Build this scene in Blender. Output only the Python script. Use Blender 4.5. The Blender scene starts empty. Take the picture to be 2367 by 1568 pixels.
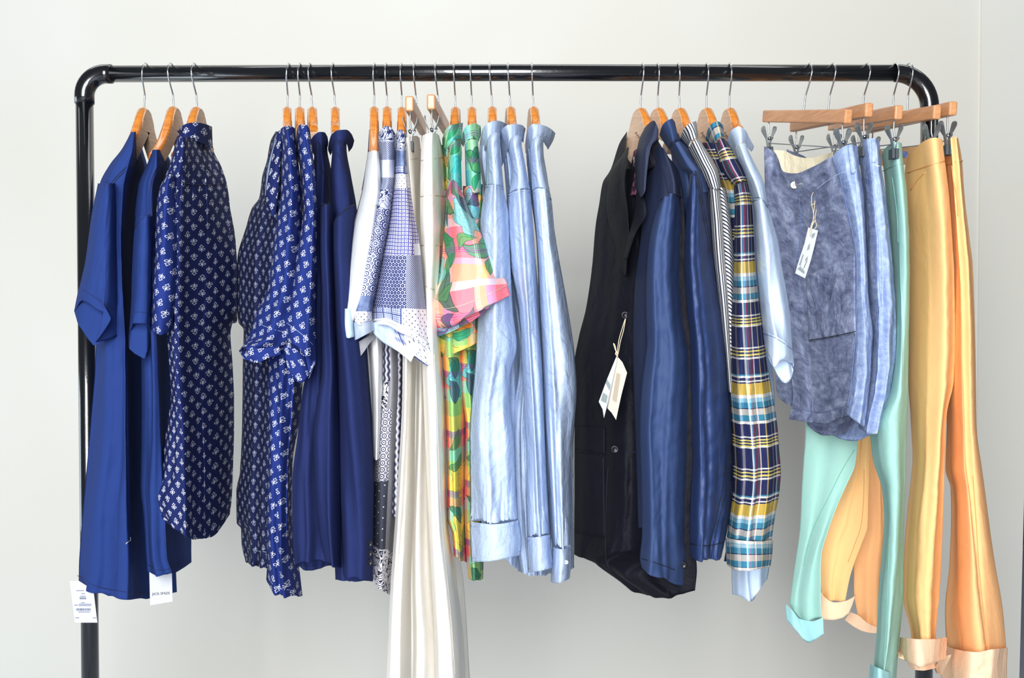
import bpy, bmesh, math, random
import numpy as np
from mathutils import Vector, Matrix
random.seed(7)
C = bpy.context.scene.collection
sc = bpy.context.scene

# ---------------------------------------------------------------- camera
FPX = 2301.0
CAM_D = 1.956
PITCH = math.radians(-1.2)
RAIL_Z = 1.66
# camera height: the rail centre (y=0) shows at picture row 168
_a = math.atan((784 - 168) / FPX) + PITCH
CAM_Z = RAIL_Z - CAM_D * math.tan(_a)
cam = bpy.data.cameras.new('camera'); camo = bpy.data.objects.new('camera', cam); C.objects.link(camo)
cam.sensor_width = 36.0; cam.lens = FPX * 36.0 / 2367.0
camo.location = (0, -CAM_D, CAM_Z); camo.rotation_euler = (math.pi / 2 + PITCH, 0, 0)
cam.clip_start = 0.05
sc.camera = camo

# ---------------------------------------------------------------- light and exposure
w = bpy.data.worlds.new('world'); sc.world = w; w.use_nodes = True
bg = w.node_tree.nodes['Background']; bg.inputs[0].default_value = (0.86, 0.93, 1.0, 1); bg.inputs[1].default_value = 0.13
sc.view_settings.view_transform = 'Standard'; sc.view_settings.look = 'None'
sc.view_settings.exposure = 0.0; sc.view_settings.gamma = 1.0; sc.view_settings.use_curve_mapping = False
def area(name, loc, target, sx, sy, power, col):
    l = bpy.data.lights.new(name, 'AREA'); l.shape = 'RECTANGLE'; l.size = sx; l.size_y = sy; l.energy = power; l.color = col
    o = bpy.data.objects.new(name, l); C.objects.link(o); o.location = loc
    o.rotation_euler = (Vector(target) - Vector(loc)).to_track_quat('-Z', 'Y').to_euler()
    return o
area('shop_window_light', (-0.35, -3.3, 1.75), (0, 0, 1.1), 1.5, 2.0, 218, (0.95, 0.97, 1.0))
area('ceiling_light', (0.1, 0.5, 3.25), (0.1, 0.95, 0.4), 4.6, 0.5, 24, (0.97, 0.98, 1.0))
area('side_fill_light', (-3.1, 0.3, 0.8), (0.6, 1.0, 0.5), 1.4, 1.4, 27, (0.78, 0.89, 1.0))  # added fill to brighten the lower wall; no window is known there

# ---------------------------------------------------------------- maths helpers
def ray(px, py):
    px = np.asarray(px, float); py = np.asarray(py, float)
    x = (px - 1183.5) / FPX; v = (784.0 - py) / FPX
    c, s = math.cos(PITCH), math.sin(PITCH)
    # forward (0,c,s) ; up (0,-s,c)
    return x, c - s * v, s + c * v
def P(px, py, d):
    x, y, z = ray(px, py); k = (np.asarray(d, float) + CAM_D) / y
    return np.stack([x * k, np.broadcast_to(d, np.shape(k)) * 1.0, CAM_Z + z * k], -1)
def pt(px, py, d):
    return Vector(P(px, py, d).tolist())
def proj(W):
    W = np.asarray(W, float); c, s = math.cos(PITCH), math.sin(PITCH)
    y = W[..., 1] + CAM_D; z = W[..., 2] - CAM_Z
    f = y * c + z * s; u = -y * s + z * c
    return 1183.5 + FPX * W[..., 0] / f, 784 - FPX * u / f

def pchip(xk, Y, x):
    """monotone cubic along axis 0; Y (n,...)"""
    xk = np.asarray(xk, float); Y = np.asarray(Y, float); n = len(xk)
    sh = (-1,) + (1,) * (Y.ndim - 1)
    h = np.diff(xk); dl = np.diff(Y, axis=0) / h.reshape(sh)
    m = np.zeros_like(Y)
    if n == 2: m[:] = dl[0]
    else:
        w1 = (2 * h[1:] + h[:-1]).reshape(sh); w2 = (h[1:] + 2 * h[:-1]).reshape(sh)
        a, b = dl[:-1], dl[1:]
        ok = (a * b) > 0
        with np.errstate(all='ignore'):
            hm = (w1 + w2) / (w1 / np.where(ok, a, 1) + w2 / np.where(ok, b, 1))
        m[1:-1] = np.where(ok, hm, 0)
        m[0] = dl[0]; m[-1] = dl[-1]
    i = np.clip(np.searchsorted(xk, x, side='right') - 1, 0, n - 2)
    t = ((x - xk[i]) / h[i]).reshape(sh); hh = h[i].reshape(sh)
    return ((2*t**3-3*t**2+1)*Y[i] + (t**3-2*t**2+t)*hh*m[i] + (-2*t**3+3*t**2)*Y[i+1] + (t**3-t**2)*hh*m[i+1])

def _hash(ix, iy, seed):
    h = (ix.astype(np.int64) * 374761393 + iy.astype(np.int64) * 668265263 + seed * 1442695041) & 0x7fffffff
    h = ((h ^ (h >> 13)) * 1274126177) & 0x7fffffff
    return ((h ^ (h >> 16)) & 0xffff) / 65535.0
def vnoise(x, y, seed=0):
    ix = np.floor(x); iy = np.floor(y); fx = x - ix; fy = y - iy
    fx = fx*fx*(3-2*fx); fy = fy*fy*(3-2*fy)
    a = _hash(ix, iy, seed); b = _hash(ix+1, iy, seed); c_ = _hash(ix, iy+1, seed); d = _hash(ix+1, iy+1, seed)
    return (a*(1-fx)+b*fx)*(1-fy) + (c_*(1-fx)+d*fx)*fy - .5
def fbm(x, y, seed=0, o=3):
    r = 0; a = 1
    for k in range(o):
        r = r + a * vnoise(x * 2**k + 13.7*k, y * 2**k + 7.1*k, seed + k); a *= .5
    return r

# ---------------------------------------------------------------- object helpers
def mesh_obj(name, verts, faces, mat, parent=None, smooth=True, uvs=None, mats=None, mi=None):
    """verts in world space; the object is stored relative to its thing"""
    off = parent_origin(parent)
    v = np.asarray(verts, float) - off
    me = bpy.data.meshes.new(name)
    me.from_pydata(v.tolist(), [], faces)
    for m in (mats or [mat]): me.materials.append(m)
    if smooth: me.polygons.foreach_set('use_smooth', [True] * len(me.polygons))
    if mi is not None: me.polygons.foreach_set('material_index', mi)
    if uvs is not None:
        uv = me.uv_layers.new(name='UVMap')
        idx = np.empty(len(me.loops), dtype=np.int32); me.loops.foreach_get('vertex_index', idx)
        uv.data.foreach_set('uv', np.asarray(uvs, dtype=np.float32)[idx].ravel())
    me.update()
    o = bpy.data.objects.new(name, me); C.objects.link(o)
    if parent is not None: o.parent = parent
    return o
def parent_origin(p):
    t = np.zeros(3)
    while p is not None:
        t = t + np.array(p.location); p = p.parent
    return t
def tag(o, label=None, cat=None, group=None, kind=None):
    if label: o['label'] = label
    if cat: o['category'] = cat
    if group: o['group'] = group
    if kind: o['kind'] = kind
    return o
def thing(name, label, cat, loc, group=None):
    o = bpy.data.objects.new(name, None); C.objects.link(o); o.location = loc; o.empty_display_size = .05
    return tag(o, label, cat, group)

def tube_geo(path, r, n=10, cap=True):
    path = [Vector(p) for p in path]; V = []; F = []
    rr = r if hasattr(r, '__len__') else [r] * len(path)
    prev = None
    for i, p in enumerate(path):
        t = (path[min(i+1, len(path)-1)] - path[max(i-1, 0)]).normalized()
        if prev is None:
            a = Vector((0, 0, 1)) if abs(t.z) < .9 else Vector((1, 0, 0))
            u = t.cross(a).normalized()
        else:
            u = (prev - t * prev.dot(t)).normalized()
        prev = u; b = t.cross(u)
        for k in range(n):
            an = 2*math.pi*k/n; q = p + (u*math.cos(an) + b*math.sin(an)) * rr[i]; V.append(tuple(q))
    for i in range(len(path)-1):
        for k in range(n):
            F.append((i*n+k, i*n+(k+1)%n, (i+1)*n+(k+1)%n, (i+1)*n+k))
    if cap:
        F.append(tuple(range(n-1, -1, -1))); F.append(tuple((len(path)-1)*n + k for k in range(n)))
    return V, F
def join_geo(*gs):
    V = []; F = []
    for v, f in gs:
        b = len(V); V += [tuple(x) for x in v]; F += [tuple(i+b for i in q) for q in f]
    return V, F
def tube(name, path, r, mat, parent=None, n=10):
    V, F = tube_geo(path, r, n); return mesh_obj(name, V, F, mat, parent)
def bez(pts, n=24):
    """smooth path through points"""
    pts = np.asarray(pts, float); s = np.r_[0, np.cumsum(np.linalg.norm(np.diff(pts, axis=0), axis=1))]
    x = np.linspace(0, s[-1], n)
    # catmull-rom
    out = []
    for t in x:
        i = min(np.searchsorted(s, t, side='right') - 1, len(pts) - 2); u = (t - s[i]) / (s[i+1]-s[i])
        p0 = pts[max(i-1, 0)]; p1 = pts[i]; p2 = pts[i+1]; p3 = pts[min(i+2, len(pts)-1)]
        out.append(.5*((2*p1)+(-p0+p2)*u+(2*p0-5*p1+4*p2-p3)*u*u+(-p0+3*p1-3*p2+p3)*u**3))
    return [Vector(o.tolist()) for o in out]
def box_geo(c, ax, ay, az, sx, sy, sz):
    """oriented box, half sizes"""
    c = Vector(c); V = []
    for i in (-1, 1):
        for j in (-1, 1):
            for k in (-1, 1): V.append(tuple(c + ax*i*sx + ay*j*sy + az*k*sz))
    F = [(0,1,3,2), (4,6,7,5), (0,4,5,1), (2,3,7,6), (0,2,6,4), (1,5,7,3)]
    return V, F
def bevelled(o, w=.002, seg=2):
    m = o.modifiers.new('bevel', 'BEVEL'); m.width = w; m.segments = seg; m.limit_method = 'ANGLE'; m.angle_limit = .6
    return o

# ---------------------------------------------------------------- node expressions
def srgb(r, g, b):
    f = lambda c: (c/255/12.92) if c <= 10 else ((c/255+.055)/1.055)**2.4
    return (f(r), f(g), f(b), 1)
class E:
    """a scalar expression in a node tree"""
    def __init__(s, nt, sock): s.nt = nt; s.s = sock
    def _m(s, op, *a):
        n = s.nt.nodes.new('ShaderNodeMath'); n.operation = op
        for i, x in enumerate((s,) + a):
            if isinstance(x, E): s.nt.links.new(x.s, n.inputs[i])
            else: n.inputs[i].default_value = float(x)
        return E(s.nt, n.outputs[0])
    def __add__(s, o): return s._m('ADD', o)
    __radd__ = __add__
    def __sub__(s, o): return s._m('SUBTRACT', o)
    def __rsub__(s, o): return (s * -1)._m('ADD', o)
    def __mul__(s, o): return s._m('MULTIPLY', o)
    __rmul__ = __mul__
    def __truediv__(s, o): return s._m('DIVIDE', o)
    def __lt__(s, o): return s._m('LESS_THAN', o)
    def __gt__(s, o): return s._m('GREATER_THAN', o)
    def fr(s): return s._m('FRACT')
    def fl(s): return s._m('FLOOR')
    def abs(s): return s._m('ABSOLUTE')
    def sin(s): return s._m('SINE')
    def cos(s): return s._m('COSINE')
    def sqrt(s): return s._m('SQRT')
    def mx(s, o): return s._m('MAXIMUM', o)
    def mn(s, o): return s._m('MINIMUM', o)
    def atan2(s, o): return s._m('ARCTAN2', o)
    def pw(s, o): return s._m('POWER', o)
def hyp(x, y): return (x*x + y*y).sqrt()
def cell_rand(nt, ix, iy, seed):
    n = nt.nodes.new('ShaderNodeTexWhiteNoise'); n.noise_dimensions = '3D'
    c = nt.nodes.new('ShaderNodeCombineXYZ'); nt.links.new(ix.s, c.inputs[0]); nt.links.new(iy.s, c.inputs[1]); c.inputs[2].default_value = seed
    nt.links.new(c.outputs[0], n.inputs[0]); return E(nt, n.outputs[0])
def noise_n(nt, vec, scale, detail=2, rough=.5, dist=0):
    n = nt.nodes.new('ShaderNodeTexNoise'); n.inputs['Scale'].default_value = scale; n.inputs['Detail'].default_value = detail
    n.inputs['Roughness'].default_value = rough; n.inputs['Distortion'].default_value = dist
    nt.links.new(vec, n.inputs['Vector']); return E(nt, n.outputs['Fac'])
def mapping(nt, vec, sc_=(1,1,1), loc=(0,0,0), rot=0):
    n = nt.nodes.new('ShaderNodeMapping'); n.inputs['Scale'].default_value = sc_; n.inputs['Location'].default_value = loc; n.inputs['Rotation'].default_value = (0,0,rot)
    nt.links.new(vec, n.inputs['Vector']); return n.outputs[0]
def rgb(nt, c):
    n = nt.nodes.new('ShaderNodeRGB'); n.outputs[0].default_value = c; return n.outputs[0]
def mix(nt, fac, a, b, mode='MIX'):
    n = nt.nodes.new('ShaderNodeMix'); n.data_type = 'RGBA'; n.blend_type = mode; n.clamp_result = False
    if isinstance(fac, E): nt.links.new(fac.s, n.inputs['Factor'])
    else: n.inputs['Factor'].default_value = fac
    for k, x in ((6, a), (7, b)):
        if isinstance(x, tuple): n.inputs[k].default_value = x
        else: nt.links.new(x, n.inputs[k])
    return n.outputs[2]
def ramp(nt, fac, stops, mode='CONSTANT'):
    n = nt.nodes.new('ShaderNodeValToRGB'); n.color_ramp.interpolation = mode
    cr = n.color_ramp
    while len(cr.elements) < len(stops): cr.elements.new(1.0)
    for e, (p, c) in zip(cr.elements, stops): e.position = p
    for e, (p, c) in zip(cr.elements, stops): e.color = c
    nt.links.new(fac.s, n.inputs[0]); return n.outputs[0]

def newmat(name, rough=.8, metal=0, sheen=0, spec=.5, coat=0, two_sided=False):
    m = bpy.data.materials.new(name); m.use_nodes = True; nt = m.node_tree
    b = nt.nodes['Principled BSDF']
    b.inputs['Roughness'].default_value = rough; b.inputs['Metallic'].default_value = metal
    b.inputs['Sheen Weight'].default_value = 0.0; b.inputs['Specular IOR Level'].default_value = spec
    b.inputs['Coat Weight'].default_value = coat
    return m, nt, b
def simple(name, col, rough=.6, metal=0, spec=.5, coat=0, bump=0, bscale=60, vary=0):
    m, nt, b = newmat(name, rough, metal, 0, spec, coat)
    tc = nt.nodes.new('ShaderNodeTexCoord')
    if vary or bump:
        nz = noise_n(nt, tc.outputs['Object'], bscale, 4)
    if vary:
        c = mix(nt, nz, tuple(x*(1-vary) for x in col[:3]) + (1,), tuple(min(1, x*(1+vary)) for x in col[:3]) + (1,))
        nt.links.new(c, b.inputs['Base Color'])
    else: b.inputs['Base Color'].default_value = col
    if bump:
        bn = nt.nodes.new('ShaderNodeBump'); bn.inputs['Strength'].default_value = bump; bn.inputs['Distance'].default_value = .002
        nt.links.new(nz.s, bn.inputs['Height']); nt.links.new(bn.outputs[0], b.inputs['Normal'])
    return m

def cloth_mat(name, colfn, rough=.9, sheen=.15, spec=.2, weave=0.0, crease=0.3, cscale=26, stretch=(1.6, .7), inside=None, slub=0.0, trans=0.0):
    """fabric; colfn(nt, u, v, uvsock) -> colour socket or tuple; u,v in metres on the cloth"""
    m, nt, b = newmat(name, rough, 0, sheen, spec)
    uvn = nt.nodes.new('ShaderNodeUVMap'); uvn.uv_map = 'UVMap'
    sp = nt.nodes.new('ShaderNodeSeparateXYZ'); nt.links.new(uvn.outputs[0], sp.inputs[0])
    u, v = E(nt, sp.outputs[0]), E(nt, sp.outputs[1]); vec = uvn.outputs[0]
    col = colfn(nt, u, v, vec)
    if isinstance(col, tuple): col = rgb(nt, col)
    if slub:
        a = noise_n(nt, mapping(nt, vec, (60, 900, 1)), 1, 3, .6); c2 = noise_n(nt, mapping(nt, vec, (900, 60, 1)), 1, 3, .6)
        f = (a + c2) * .5
        col = mix(nt, 1.0, col, ramp(nt, f, [(.3, (1-slub,)*3+(1,)), (.7, (1+slub*.35,)*3+(1,))], 'LINEAR'), 'MULTIPLY')
    if inside is not None:
        g = nt.nodes.new('ShaderNodeNewGeometry')
        col = mix(nt, E(nt, g.outputs['Backfacing']), col, inside)
    nt.links.new(col, b.inputs['Base Color'])
    h = noise_n(nt, mapping(nt, vec, (stretch[0], stretch[1], 1)), cscale, 5, .55, .6)
    hh = h * crease
    if weave:
        wv = ((u*2600).sin() * (v*2600).sin()) * .02
        hh = hh + wv * weave
    bn = nt.nodes.new('ShaderNodeBump'); bn.inputs['Strength'].default_value = 1.0; bn.inputs['Distance'].default_value = .012
    nt.links.new(hh.s, bn.inputs['Height']); nt.links.new(bn.outputs[0], b.inputs['Normal'])
    return m

# ---------------------------------------------------------------- cloth builder
SURF = {}
def _res(row, n, F):
    xs = row[1] if isinstance(row, tuple) else row
    if isinstance(row, tuple):
        y = row[0]
        if len(xs) == n: pts = [(x, y) if not isinstance(x, tuple) else x for x in xs]
        elif len(xs) == 2: pts = [(xs[0] + (xs[1]-xs[0])*f, y) for f in F]
        else:
            g = np.linspace(0, 1, len(xs)); pts = [(float(np.interp(f, g, xs)), y) for f in F]
    else:
        a = np.array(row, float)
        if len(a) == n: pts = [tuple(q) for q in a]
        else:
            s = np.r_[0, np.cumsum(np.hypot(*np.diff(a, axis=0).T))]; s /= s[-1]
            pts = [(float(np.interp(f, s, a[:, 0])), float(np.interp(f, s, a[:, 1]))) for f in F]
    return pts
def cloth(name, root, mat, rows, F, D, bk=.03, folds=None, wr=.0012, back=None, bl=70, uvo=(0, 0), label=None,
          mats=None, matfn=None, rim=(False, True), step=(3.2, 4.5), D2=None, uvs_=1.0, ukd=.3, tuck=0, edge=.0, gather=None, smooth_rows=True):
    """a hanging tube of fabric.  rows: (y,[x..]) or [(x,y)..] picture-plane guides of the near side; D depth of every
    column (metres behind the rail), D2 the depths at the last row; bk the thickness of the garment behind it."""
    n = len(F); F = np.array(F, float)
    A = np.zeros((len(rows), n, 3)); rs = []
    for i, r in enumerate(rows):
        dd = None
        if isinstance(r, tuple) and len(r) == 3: dd = r[2]; r = (r[0], r[1])
        A[i, :, :2] = _res(r, n, F); rs.append(dd)
    ym = A[:, :, 1].mean(1)
    s = np.r_[0, np.cumsum(np.maximum(np.abs(np.diff(ym)), 6))]
    for i, dd in enumerate(rs):
        if dd is None:
            t = s[i] / s[-1]; dd = np.array(D) if D2 is None else np.array(D)*(1-t) + np.array(D2)*t
        A[i, :, 2] = dd
    if tuck:
        e0 = A[0].copy(); e0[:, 1] -= tuck; e0[:, 2] += .028; A = np.concatenate([e0[None], A])
        s = np.r_[0, s + max(tuck, 6)]
    wpx = (A[:, -1, 0] - A[:, 0, 0]).max(); wpx = max(wpx, np.hypot(np.diff(A[:, :, 0], axis=1), np.diff(A[:, :, 1], axis=1)).sum(1).max())
    wdep = np.abs(np.diff(A[:, :, 2], axis=1)).sum(1).max() / .00085
    N = int(np.clip(max(wpx, wdep*.6) / step[0], 14, 150)); M = int(np.clip(s[-1] / step[1], 5, 260))
    t = np.linspace(0, 1, N); sv = np.linspace(0, s[-1], M); v01 = sv / s[-1]
    B = pchip(F, A.transpose(1, 0, 2), t).transpose(1, 0, 2)
    G = pchip(s, B, sv)                                  # M,N,3
    Gb = G.copy()
    prof = np.sin(np.pi * np.clip(t, 0, 1)) ** .5
    Gb[:, :, 2] += bk * prof[None, :] + edge
    if back is not None:
        bp = np.array(back, float); sb = np.r_[0, np.cumsum(np.hypot(*np.diff(bp, axis=0).T))]; sb /= sb[-1]
        bx = np.interp(t, sb, bp[:, 0]); by = np.interp(t, sb, bp[:, 1])
        wgt = np.clip((sv - (s[-1] - bl)) / bl, 0, 1)[:, None]; wgt = wgt*wgt*(3-2*wgt)
        Gb[:, :, 0] = Gb[:, :, 0]*(1-wgt) + bx[None]*wgt; Gb[:, :, 1] = Gb[:, :, 1]*(1-wgt) + by[None]*wgt
        e = wgt * .0; 
    Wf = P(G[:, :, 0], G[:, :, 1], G[:, :, 2]); Wb = P(Gb[:, :, 0], Gb[:, :, 1], Gb[:, :, 2])
    # arc-length coordinates on the cloth
    du = np.linalg.norm(np.diff(Wf, axis=1)*np.array([1, ukd, 1]), axis=2); ua = np.concatenate([np.zeros((M, 1)), np.cumsum(du, 1)], 1)
    mid = ua[:, N//2][:, None]; ua = ua - mid
    k = np.ones(9)/9
    if M > 12:
        pad = np.pad(ua, ((4, 4), (0, 0)), mode='edge'); ua = np.stack([np.convolve(pad[:, j], k, 'valid') for j in range(N)], 1)
    dv = np.linalg.norm(np.diff(Wf, axis=0), axis=2); va = np.concatenate([np.zeros((1, N)), np.cumsum(dv, 0)], 0)
    va = va * .35 + va.mean(1)[:, None] * .65
    # folds
    U, V = np.meshgrid(t, v01)
    def disp(seed, back=False):
        d = np.zeros_like(U)
        if folds:
            for fi, fd in enumerate(folds if isinstance(folds, list) else [folds]):
                amp, nf, sd = fd[:3]; lo, hi = (fd[3], fd[4]) if len(fd) > 4 else (1, 1)
                sd += seed
                env = lo + (hi - lo) * V
                dr = vnoise(V*2.2 + sd*3.1, V*0 + sd, sd) * .9 / max(nf, 1) * 1.0 + vnoise(V*6 + sd, V*0+1.5, sd+5)*.18/max(nf, 1)
                ph = nf * (U + dr + .35/max(nf,1)*vnoise(U*nf*.5 + sd, V*1.3, sd+9)) + _hash(np.array(1.0), np.array(2.0), sd)
                sn = np.sin(np.pi * 2 * ph)
                ridge = np.sign(sn) * np.abs(sn) ** .8
                d += amp * env * ridge * (.55 + .9 * (vnoise(U*nf*.7 + 3, V*1.1, sd + 3) + .5))
        if wr:
            Wd = max(wpx * .0008, .02); Hd = s[-1] * .0008
            d += wr * 3.0 * fbm(U * Wd * 26, V * Hd * 13, 11 + seed) + wr * 1.2 * fbm(U*Wd*60 + V*Hd*25, V*Hd*45, 31+seed)
        if gather:
            g0, g1, ga, gn = gather
            g = np.clip(1 - np.abs(V - g0)/g1, 0, 1) ** 1.3
            d += ga * g * np.sin(2*np.pi*gn*U + 2.2*np.sin(U*17) + 1.1*np.sin(V*40))
        return d
    sd0 = sum(ord(ch) for ch in name) % 17
    tap = np.sin(np.pi * np.clip(t, 0.0, 1)) ** .35
    Wf[:, :, 1] -= disp(sd0) * (.35 + .65*tap)[None]
    Wb[:, :, 1] += np.abs(disp(sd0 + 50)) * tap[None] * .5
    # keep the back behind the front
    Wb[:, :, 1] = np.maximum(Wb[:, :, 1], Wf[:, :, 1] + .0012)
    ring = np.concatenate([Wf, Wb[:, 1:-1][:, ::-1]], 1)          # closed ring
    wtot = ua[:, -1] - ua[:, 0]
    ub = np.concatenate([ua, ua[:, -1:] + (ua[:, -1:] - ua[:, 1:-1][:, ::-1])], 1)
    vb = np.concatenate([va, va[:, 1:-1][:, ::-1]], 1)
    R = ring.shape[1]
    grid = ring; gu = ub; gv = vb
    def rimrows(r, u_, v_, v2, sgn):
        cen = r.mean(0); d = cen - r; ln = np.linalg.norm(d, axis=1, keepdims=True) + 1e-6
        a1 = r + d/ln*np.minimum(.0018, ln*.2); a2 = r*.94 + v2*.0 + (d/ln*np.minimum(.0022, ln*.3)) + r*.06
        a2 = a2 + (v2 - r) * 1.0
        return np.stack([a1, a2]), np.stack([u_, u_]), np.stack([v_ + .002*sgn, v_ + .015*sgn])
    if rim[1] and M > 8:
        kk = min(5, M-1)
        a, b_, c_ = rimrows(grid[-1], gu[-1], gv[-1], grid[-kk], 1)
        grid = np.concatenate([grid, a]); gu = np.concatenate([gu, b_]); gv = np.concatenate([gv, c_])
    V3 = grid.reshape(-1, 3); M2 = grid.shape[0]
    i = np.arange(M2-1)[:, None]; j = np.arange(R)[None]; jn = (j+1) % R
    # the seam column wraps; uv mismatch hidden on the left silhouette
    Fq = np.stack([i*R+j, (i+1)*R+j, (i+1)*R+jn, i*R+jn], -1).reshape(-1, 4)
    # close the top
    faces = Fq.tolist()
    mi = None
    if matfn is not None:
        ii = np.repeat(np.arange(M2-1), R); jj = np.tile(np.arange(R), M2-1)
        jf = np.where(jj < N, jj, 2*N-2-jj)/(N-1.0); vf = np.clip(ii/(M-1.0), 0, 1)
        cu = gu[np.clip(ii,0,M2-1), jj]; cv = gv[np.clip(ii,0,M2-1), jj]
        mi = matfn(jf, vf, cu, cv).astype(int).tolist()
    uvs = np.stack([gu.reshape(-1)*uvs_ + uvo[0], -(gv.reshape(-1)) - uvo[1]], -1)
    if rim[0]:
        faces.append(list(range(R))[::-1] if False else list(range(R)))
        if mi is not None: mi.append(0)
    o = mesh_obj(name, V3, faces, mat, root, uvs=uvs, mats=mats, mi=mi)
    if label: o['label'] = label
    pxg, pyg = proj(Wf); SURF[o.name] = (pxg, pyg, Wf)
    return o
def on(o, px, py, off=.002):
    """the point of garment part o that shows at px,py, lifted towards the viewer side"""
    best = None
    for q in (o if isinstance(o, (list, tuple)) else [o]):
        gx, gy, W = SURF[q.name]
        d = (gx-px)**2 + (gy-py)**2; k = int(np.argmin(d)); i, j = divmod(k, gx.shape[1])
        i0, i1, j0, j1 = max(i-1, 0), min(i+2, gx.shape[0]), max(j-1, 0), min(j+2, gx.shape[1])
        wts = 1/(d[i0:i1, j0:j1] + 1.0); dep = (W[i0:i1, j0:j1, 1]*wts).sum()/wts.sum()
        m = d.flat[k]
        if best is None or (m < 60 and dep < best[1]) or (best[0] >= 60 and m < best[0]): best = (m, dep)
    return pt(px, py, best[1] - off)
def seam(name, o, pts, mat, r=.0007, off=.0006, n=None, label=None):
    p = np.array(pts, float); L = np.hypot(*np.diff(p, axis=0).T).sum(); n = n or int(max(6, L/7))
    q = bez([(a, b, 0) for a, b in pts], n)
    path = [on(o, a.x, a.y, off) for a in q]
    # soften depth noise
    ds = np.array([x.y for x in path]); 
    for _ in range(2): ds[1:-1] = np.minimum(ds[1:-1], (ds[:-2] + ds[2:]) / 2) if len(ds) > 2 else ds[1:-1]
    path = [pt(a.x, a.y, d) for a, d in zip(q, ds)]
    par = (o[0] if isinstance(o, (list, tuple)) else o).parent
    s_ = tube(name, path, r, mat, par, 6)
    if label: s_['label'] = label
    return s_
def patch(name, o, quad, mat, off=.002, nu=14, nv=14, th=.0012, label=None, seedless=True):
    """a sewn-on piece following the garment surface; quad = tl,tr,br,bl in picture guides"""
    tl, tr, br, bl_ = [np.array(q, float) for q in quad]
    W = np.zeros((nv, nu, 3))
    for i in range(nv):
        for j in range(nu):
            a, b = i/(nv-1), j/(nu-1); q = (tl*(1-b)+tr*b)*(1-a) + (bl_*(1-b)+br*b)*a
            W[i, j] = on(o, q[0], q[1], off)
    k = W[:, :, 1]
    for _ in range(2):
        kp = np.pad(k, 1, mode='edge'); k = np.minimum(k, (kp[1:-1, :-2]+kp[1:-1, 2:]+kp[:-2, 1:-1]+kp[2:, 1:-1])/4)
    W[:, :, 1] = k
    Bk = W.copy(); Bk[:, :, 1] += th
    V = np.concatenate([W.reshape(-1, 3), Bk.reshape(-1, 3)]); F_ = []
    n0 = nu*nv
    for i in range(nv-1):
        for j in range(nu-1):
            a = i*nu+j; F_.append((a, a+nu, a+nu+1, a+1)); F_.append((n0+a, n0+a+1, n0+a+nu+1, n0+a+nu))
    bd = [i for i in range(nu)] + [i*nu+nu-1 for i in range(1, nv)] + [(nv-1)*nu+j for j in range(nu-2, -1, -1)] + [i*nu for i in range(nv-2, 0, -1)]
    for a, b in zip(bd, bd[1:]+bd[:1]): F_.append((a, b, n0+b, n0+a))
    uvs = np.concatenate([np.stack([W[:, :, 0]-W[0, 0, 0] + (W[:,:,1]-W[0,0,1])*.6, W[:, :, 2]-W[0, 0, 2]], -1).reshape(-1, 2)]*2)
    par = (o[0] if isinstance(o, (list, tuple)) else o).parent
    p = mesh_obj(name, V, F_, mat, par, uvs=uvs)
    if label: p['label'] = label
    return p
def button(o, px, py, r, mat, rimmat=None, off=.002, tilt=0):
    c = on(o, px, py, off); par = (o[0] if isinstance(o, (list, tuple)) else o).parent
    k = r * (c.y + CAM_D) / FPX
    V = []; F_ = []; n = 20
    prof = [(0, -.0012), (.55, -.0012), (.68, -.0022), (.9, -.0022), (1, -.0008), (1, .001)]
    for rr, dy in prof:
        for a in range(n):
            an = 2*math.pi*a/n; x = rr*k*math.cos(an); z = rr*k*math.sin(an)
            V.append((c.x + x*math.cos(tilt), c.y + dy + x*math.sin(tilt), c.z + z))
    for i in range(len(prof)-1):
        for a in range(n): F_.append((i*n+a, (i+1)*n+a, (i+1)*n+(a+1)%n, i*n+(a+1)%n))
    holes = []
    b = mesh_obj('button', V, F_, mat, par)
    for hx, hz in ((-.2, -.2), (.2, -.2), (-.2, .2), (.2, .2)):
        p = c + Vector((hx*k*math.cos(tilt), -.0016 + hx*k*math.sin(tilt), hz*k)); holes.append(tube_geo([p, p+Vector((0, .001, 0))], k*.1, 8))
    v, f = join_geo(*holes); mesh_obj('thread_hole', np.array(v) , f, M['black_plastic'], b)
    return b
# ---------------------------------------------------------------- materials
M = {}
M['black_plastic'] = simple('black_plastic', srgb(16, 17, 22), .35)
M['rack_black'] = simple('rack_black_enamel', srgb(14, 16, 20), .22, 0, .6, coat=.6, bump=.08, bscale=220)
M['steel'] = simple('polished_steel', srgb(205, 210, 212), .22, 1)
M['grey_steel'] = simple('grey_clip_steel', srgb(150, 156, 160), .38, .75)
M['pad_grey'] = simple('dark_clip_rubber', srgb(62, 70, 74), .55)
M['paper'] = simple('white_card', srgb(190, 192, 198), .8)
M['cream_card'] = simple('cream_card', srgb(190, 184, 168), .7)
M['ink'] = simple('printing_ink', srgb(32, 34, 42), .8)
M['ink_pale'] = simple('pale_printing_ink', srgb(92, 100, 128), .8)
M['ink_brown'] = simple('brown_printing_ink', srgb(176, 152, 130), .8)
M['ink_grey'] = simple('grey_printing_ink', srgb(128, 138, 136), .8)
M['twine'] = simple('cotton_twine', srgb(214, 196, 164), .9)
M['bone'] = simple('cream_button', srgb(232, 224, 196), .4)
M['thread_white'] = simple('white_thread', srgb(225, 225, 220), .9)
M['navy_thread'] = simple('navy_seam_thread', srgb(22, 26, 66), .9)
M['dark_thread'] = simple('near_black_seam_thread', srgb(14, 15, 26), .9)
M['blue_thread'] = simple('pale_blue_seam_thread', srgb(190, 206, 232), .9)
M['mid_blue_thread'] = simple('mid_blue_seam_thread', srgb(98, 116, 160), .9)
M['mint_thread'] = simple('mint_seam_thread', srgb(118, 174, 156), .9)
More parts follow.
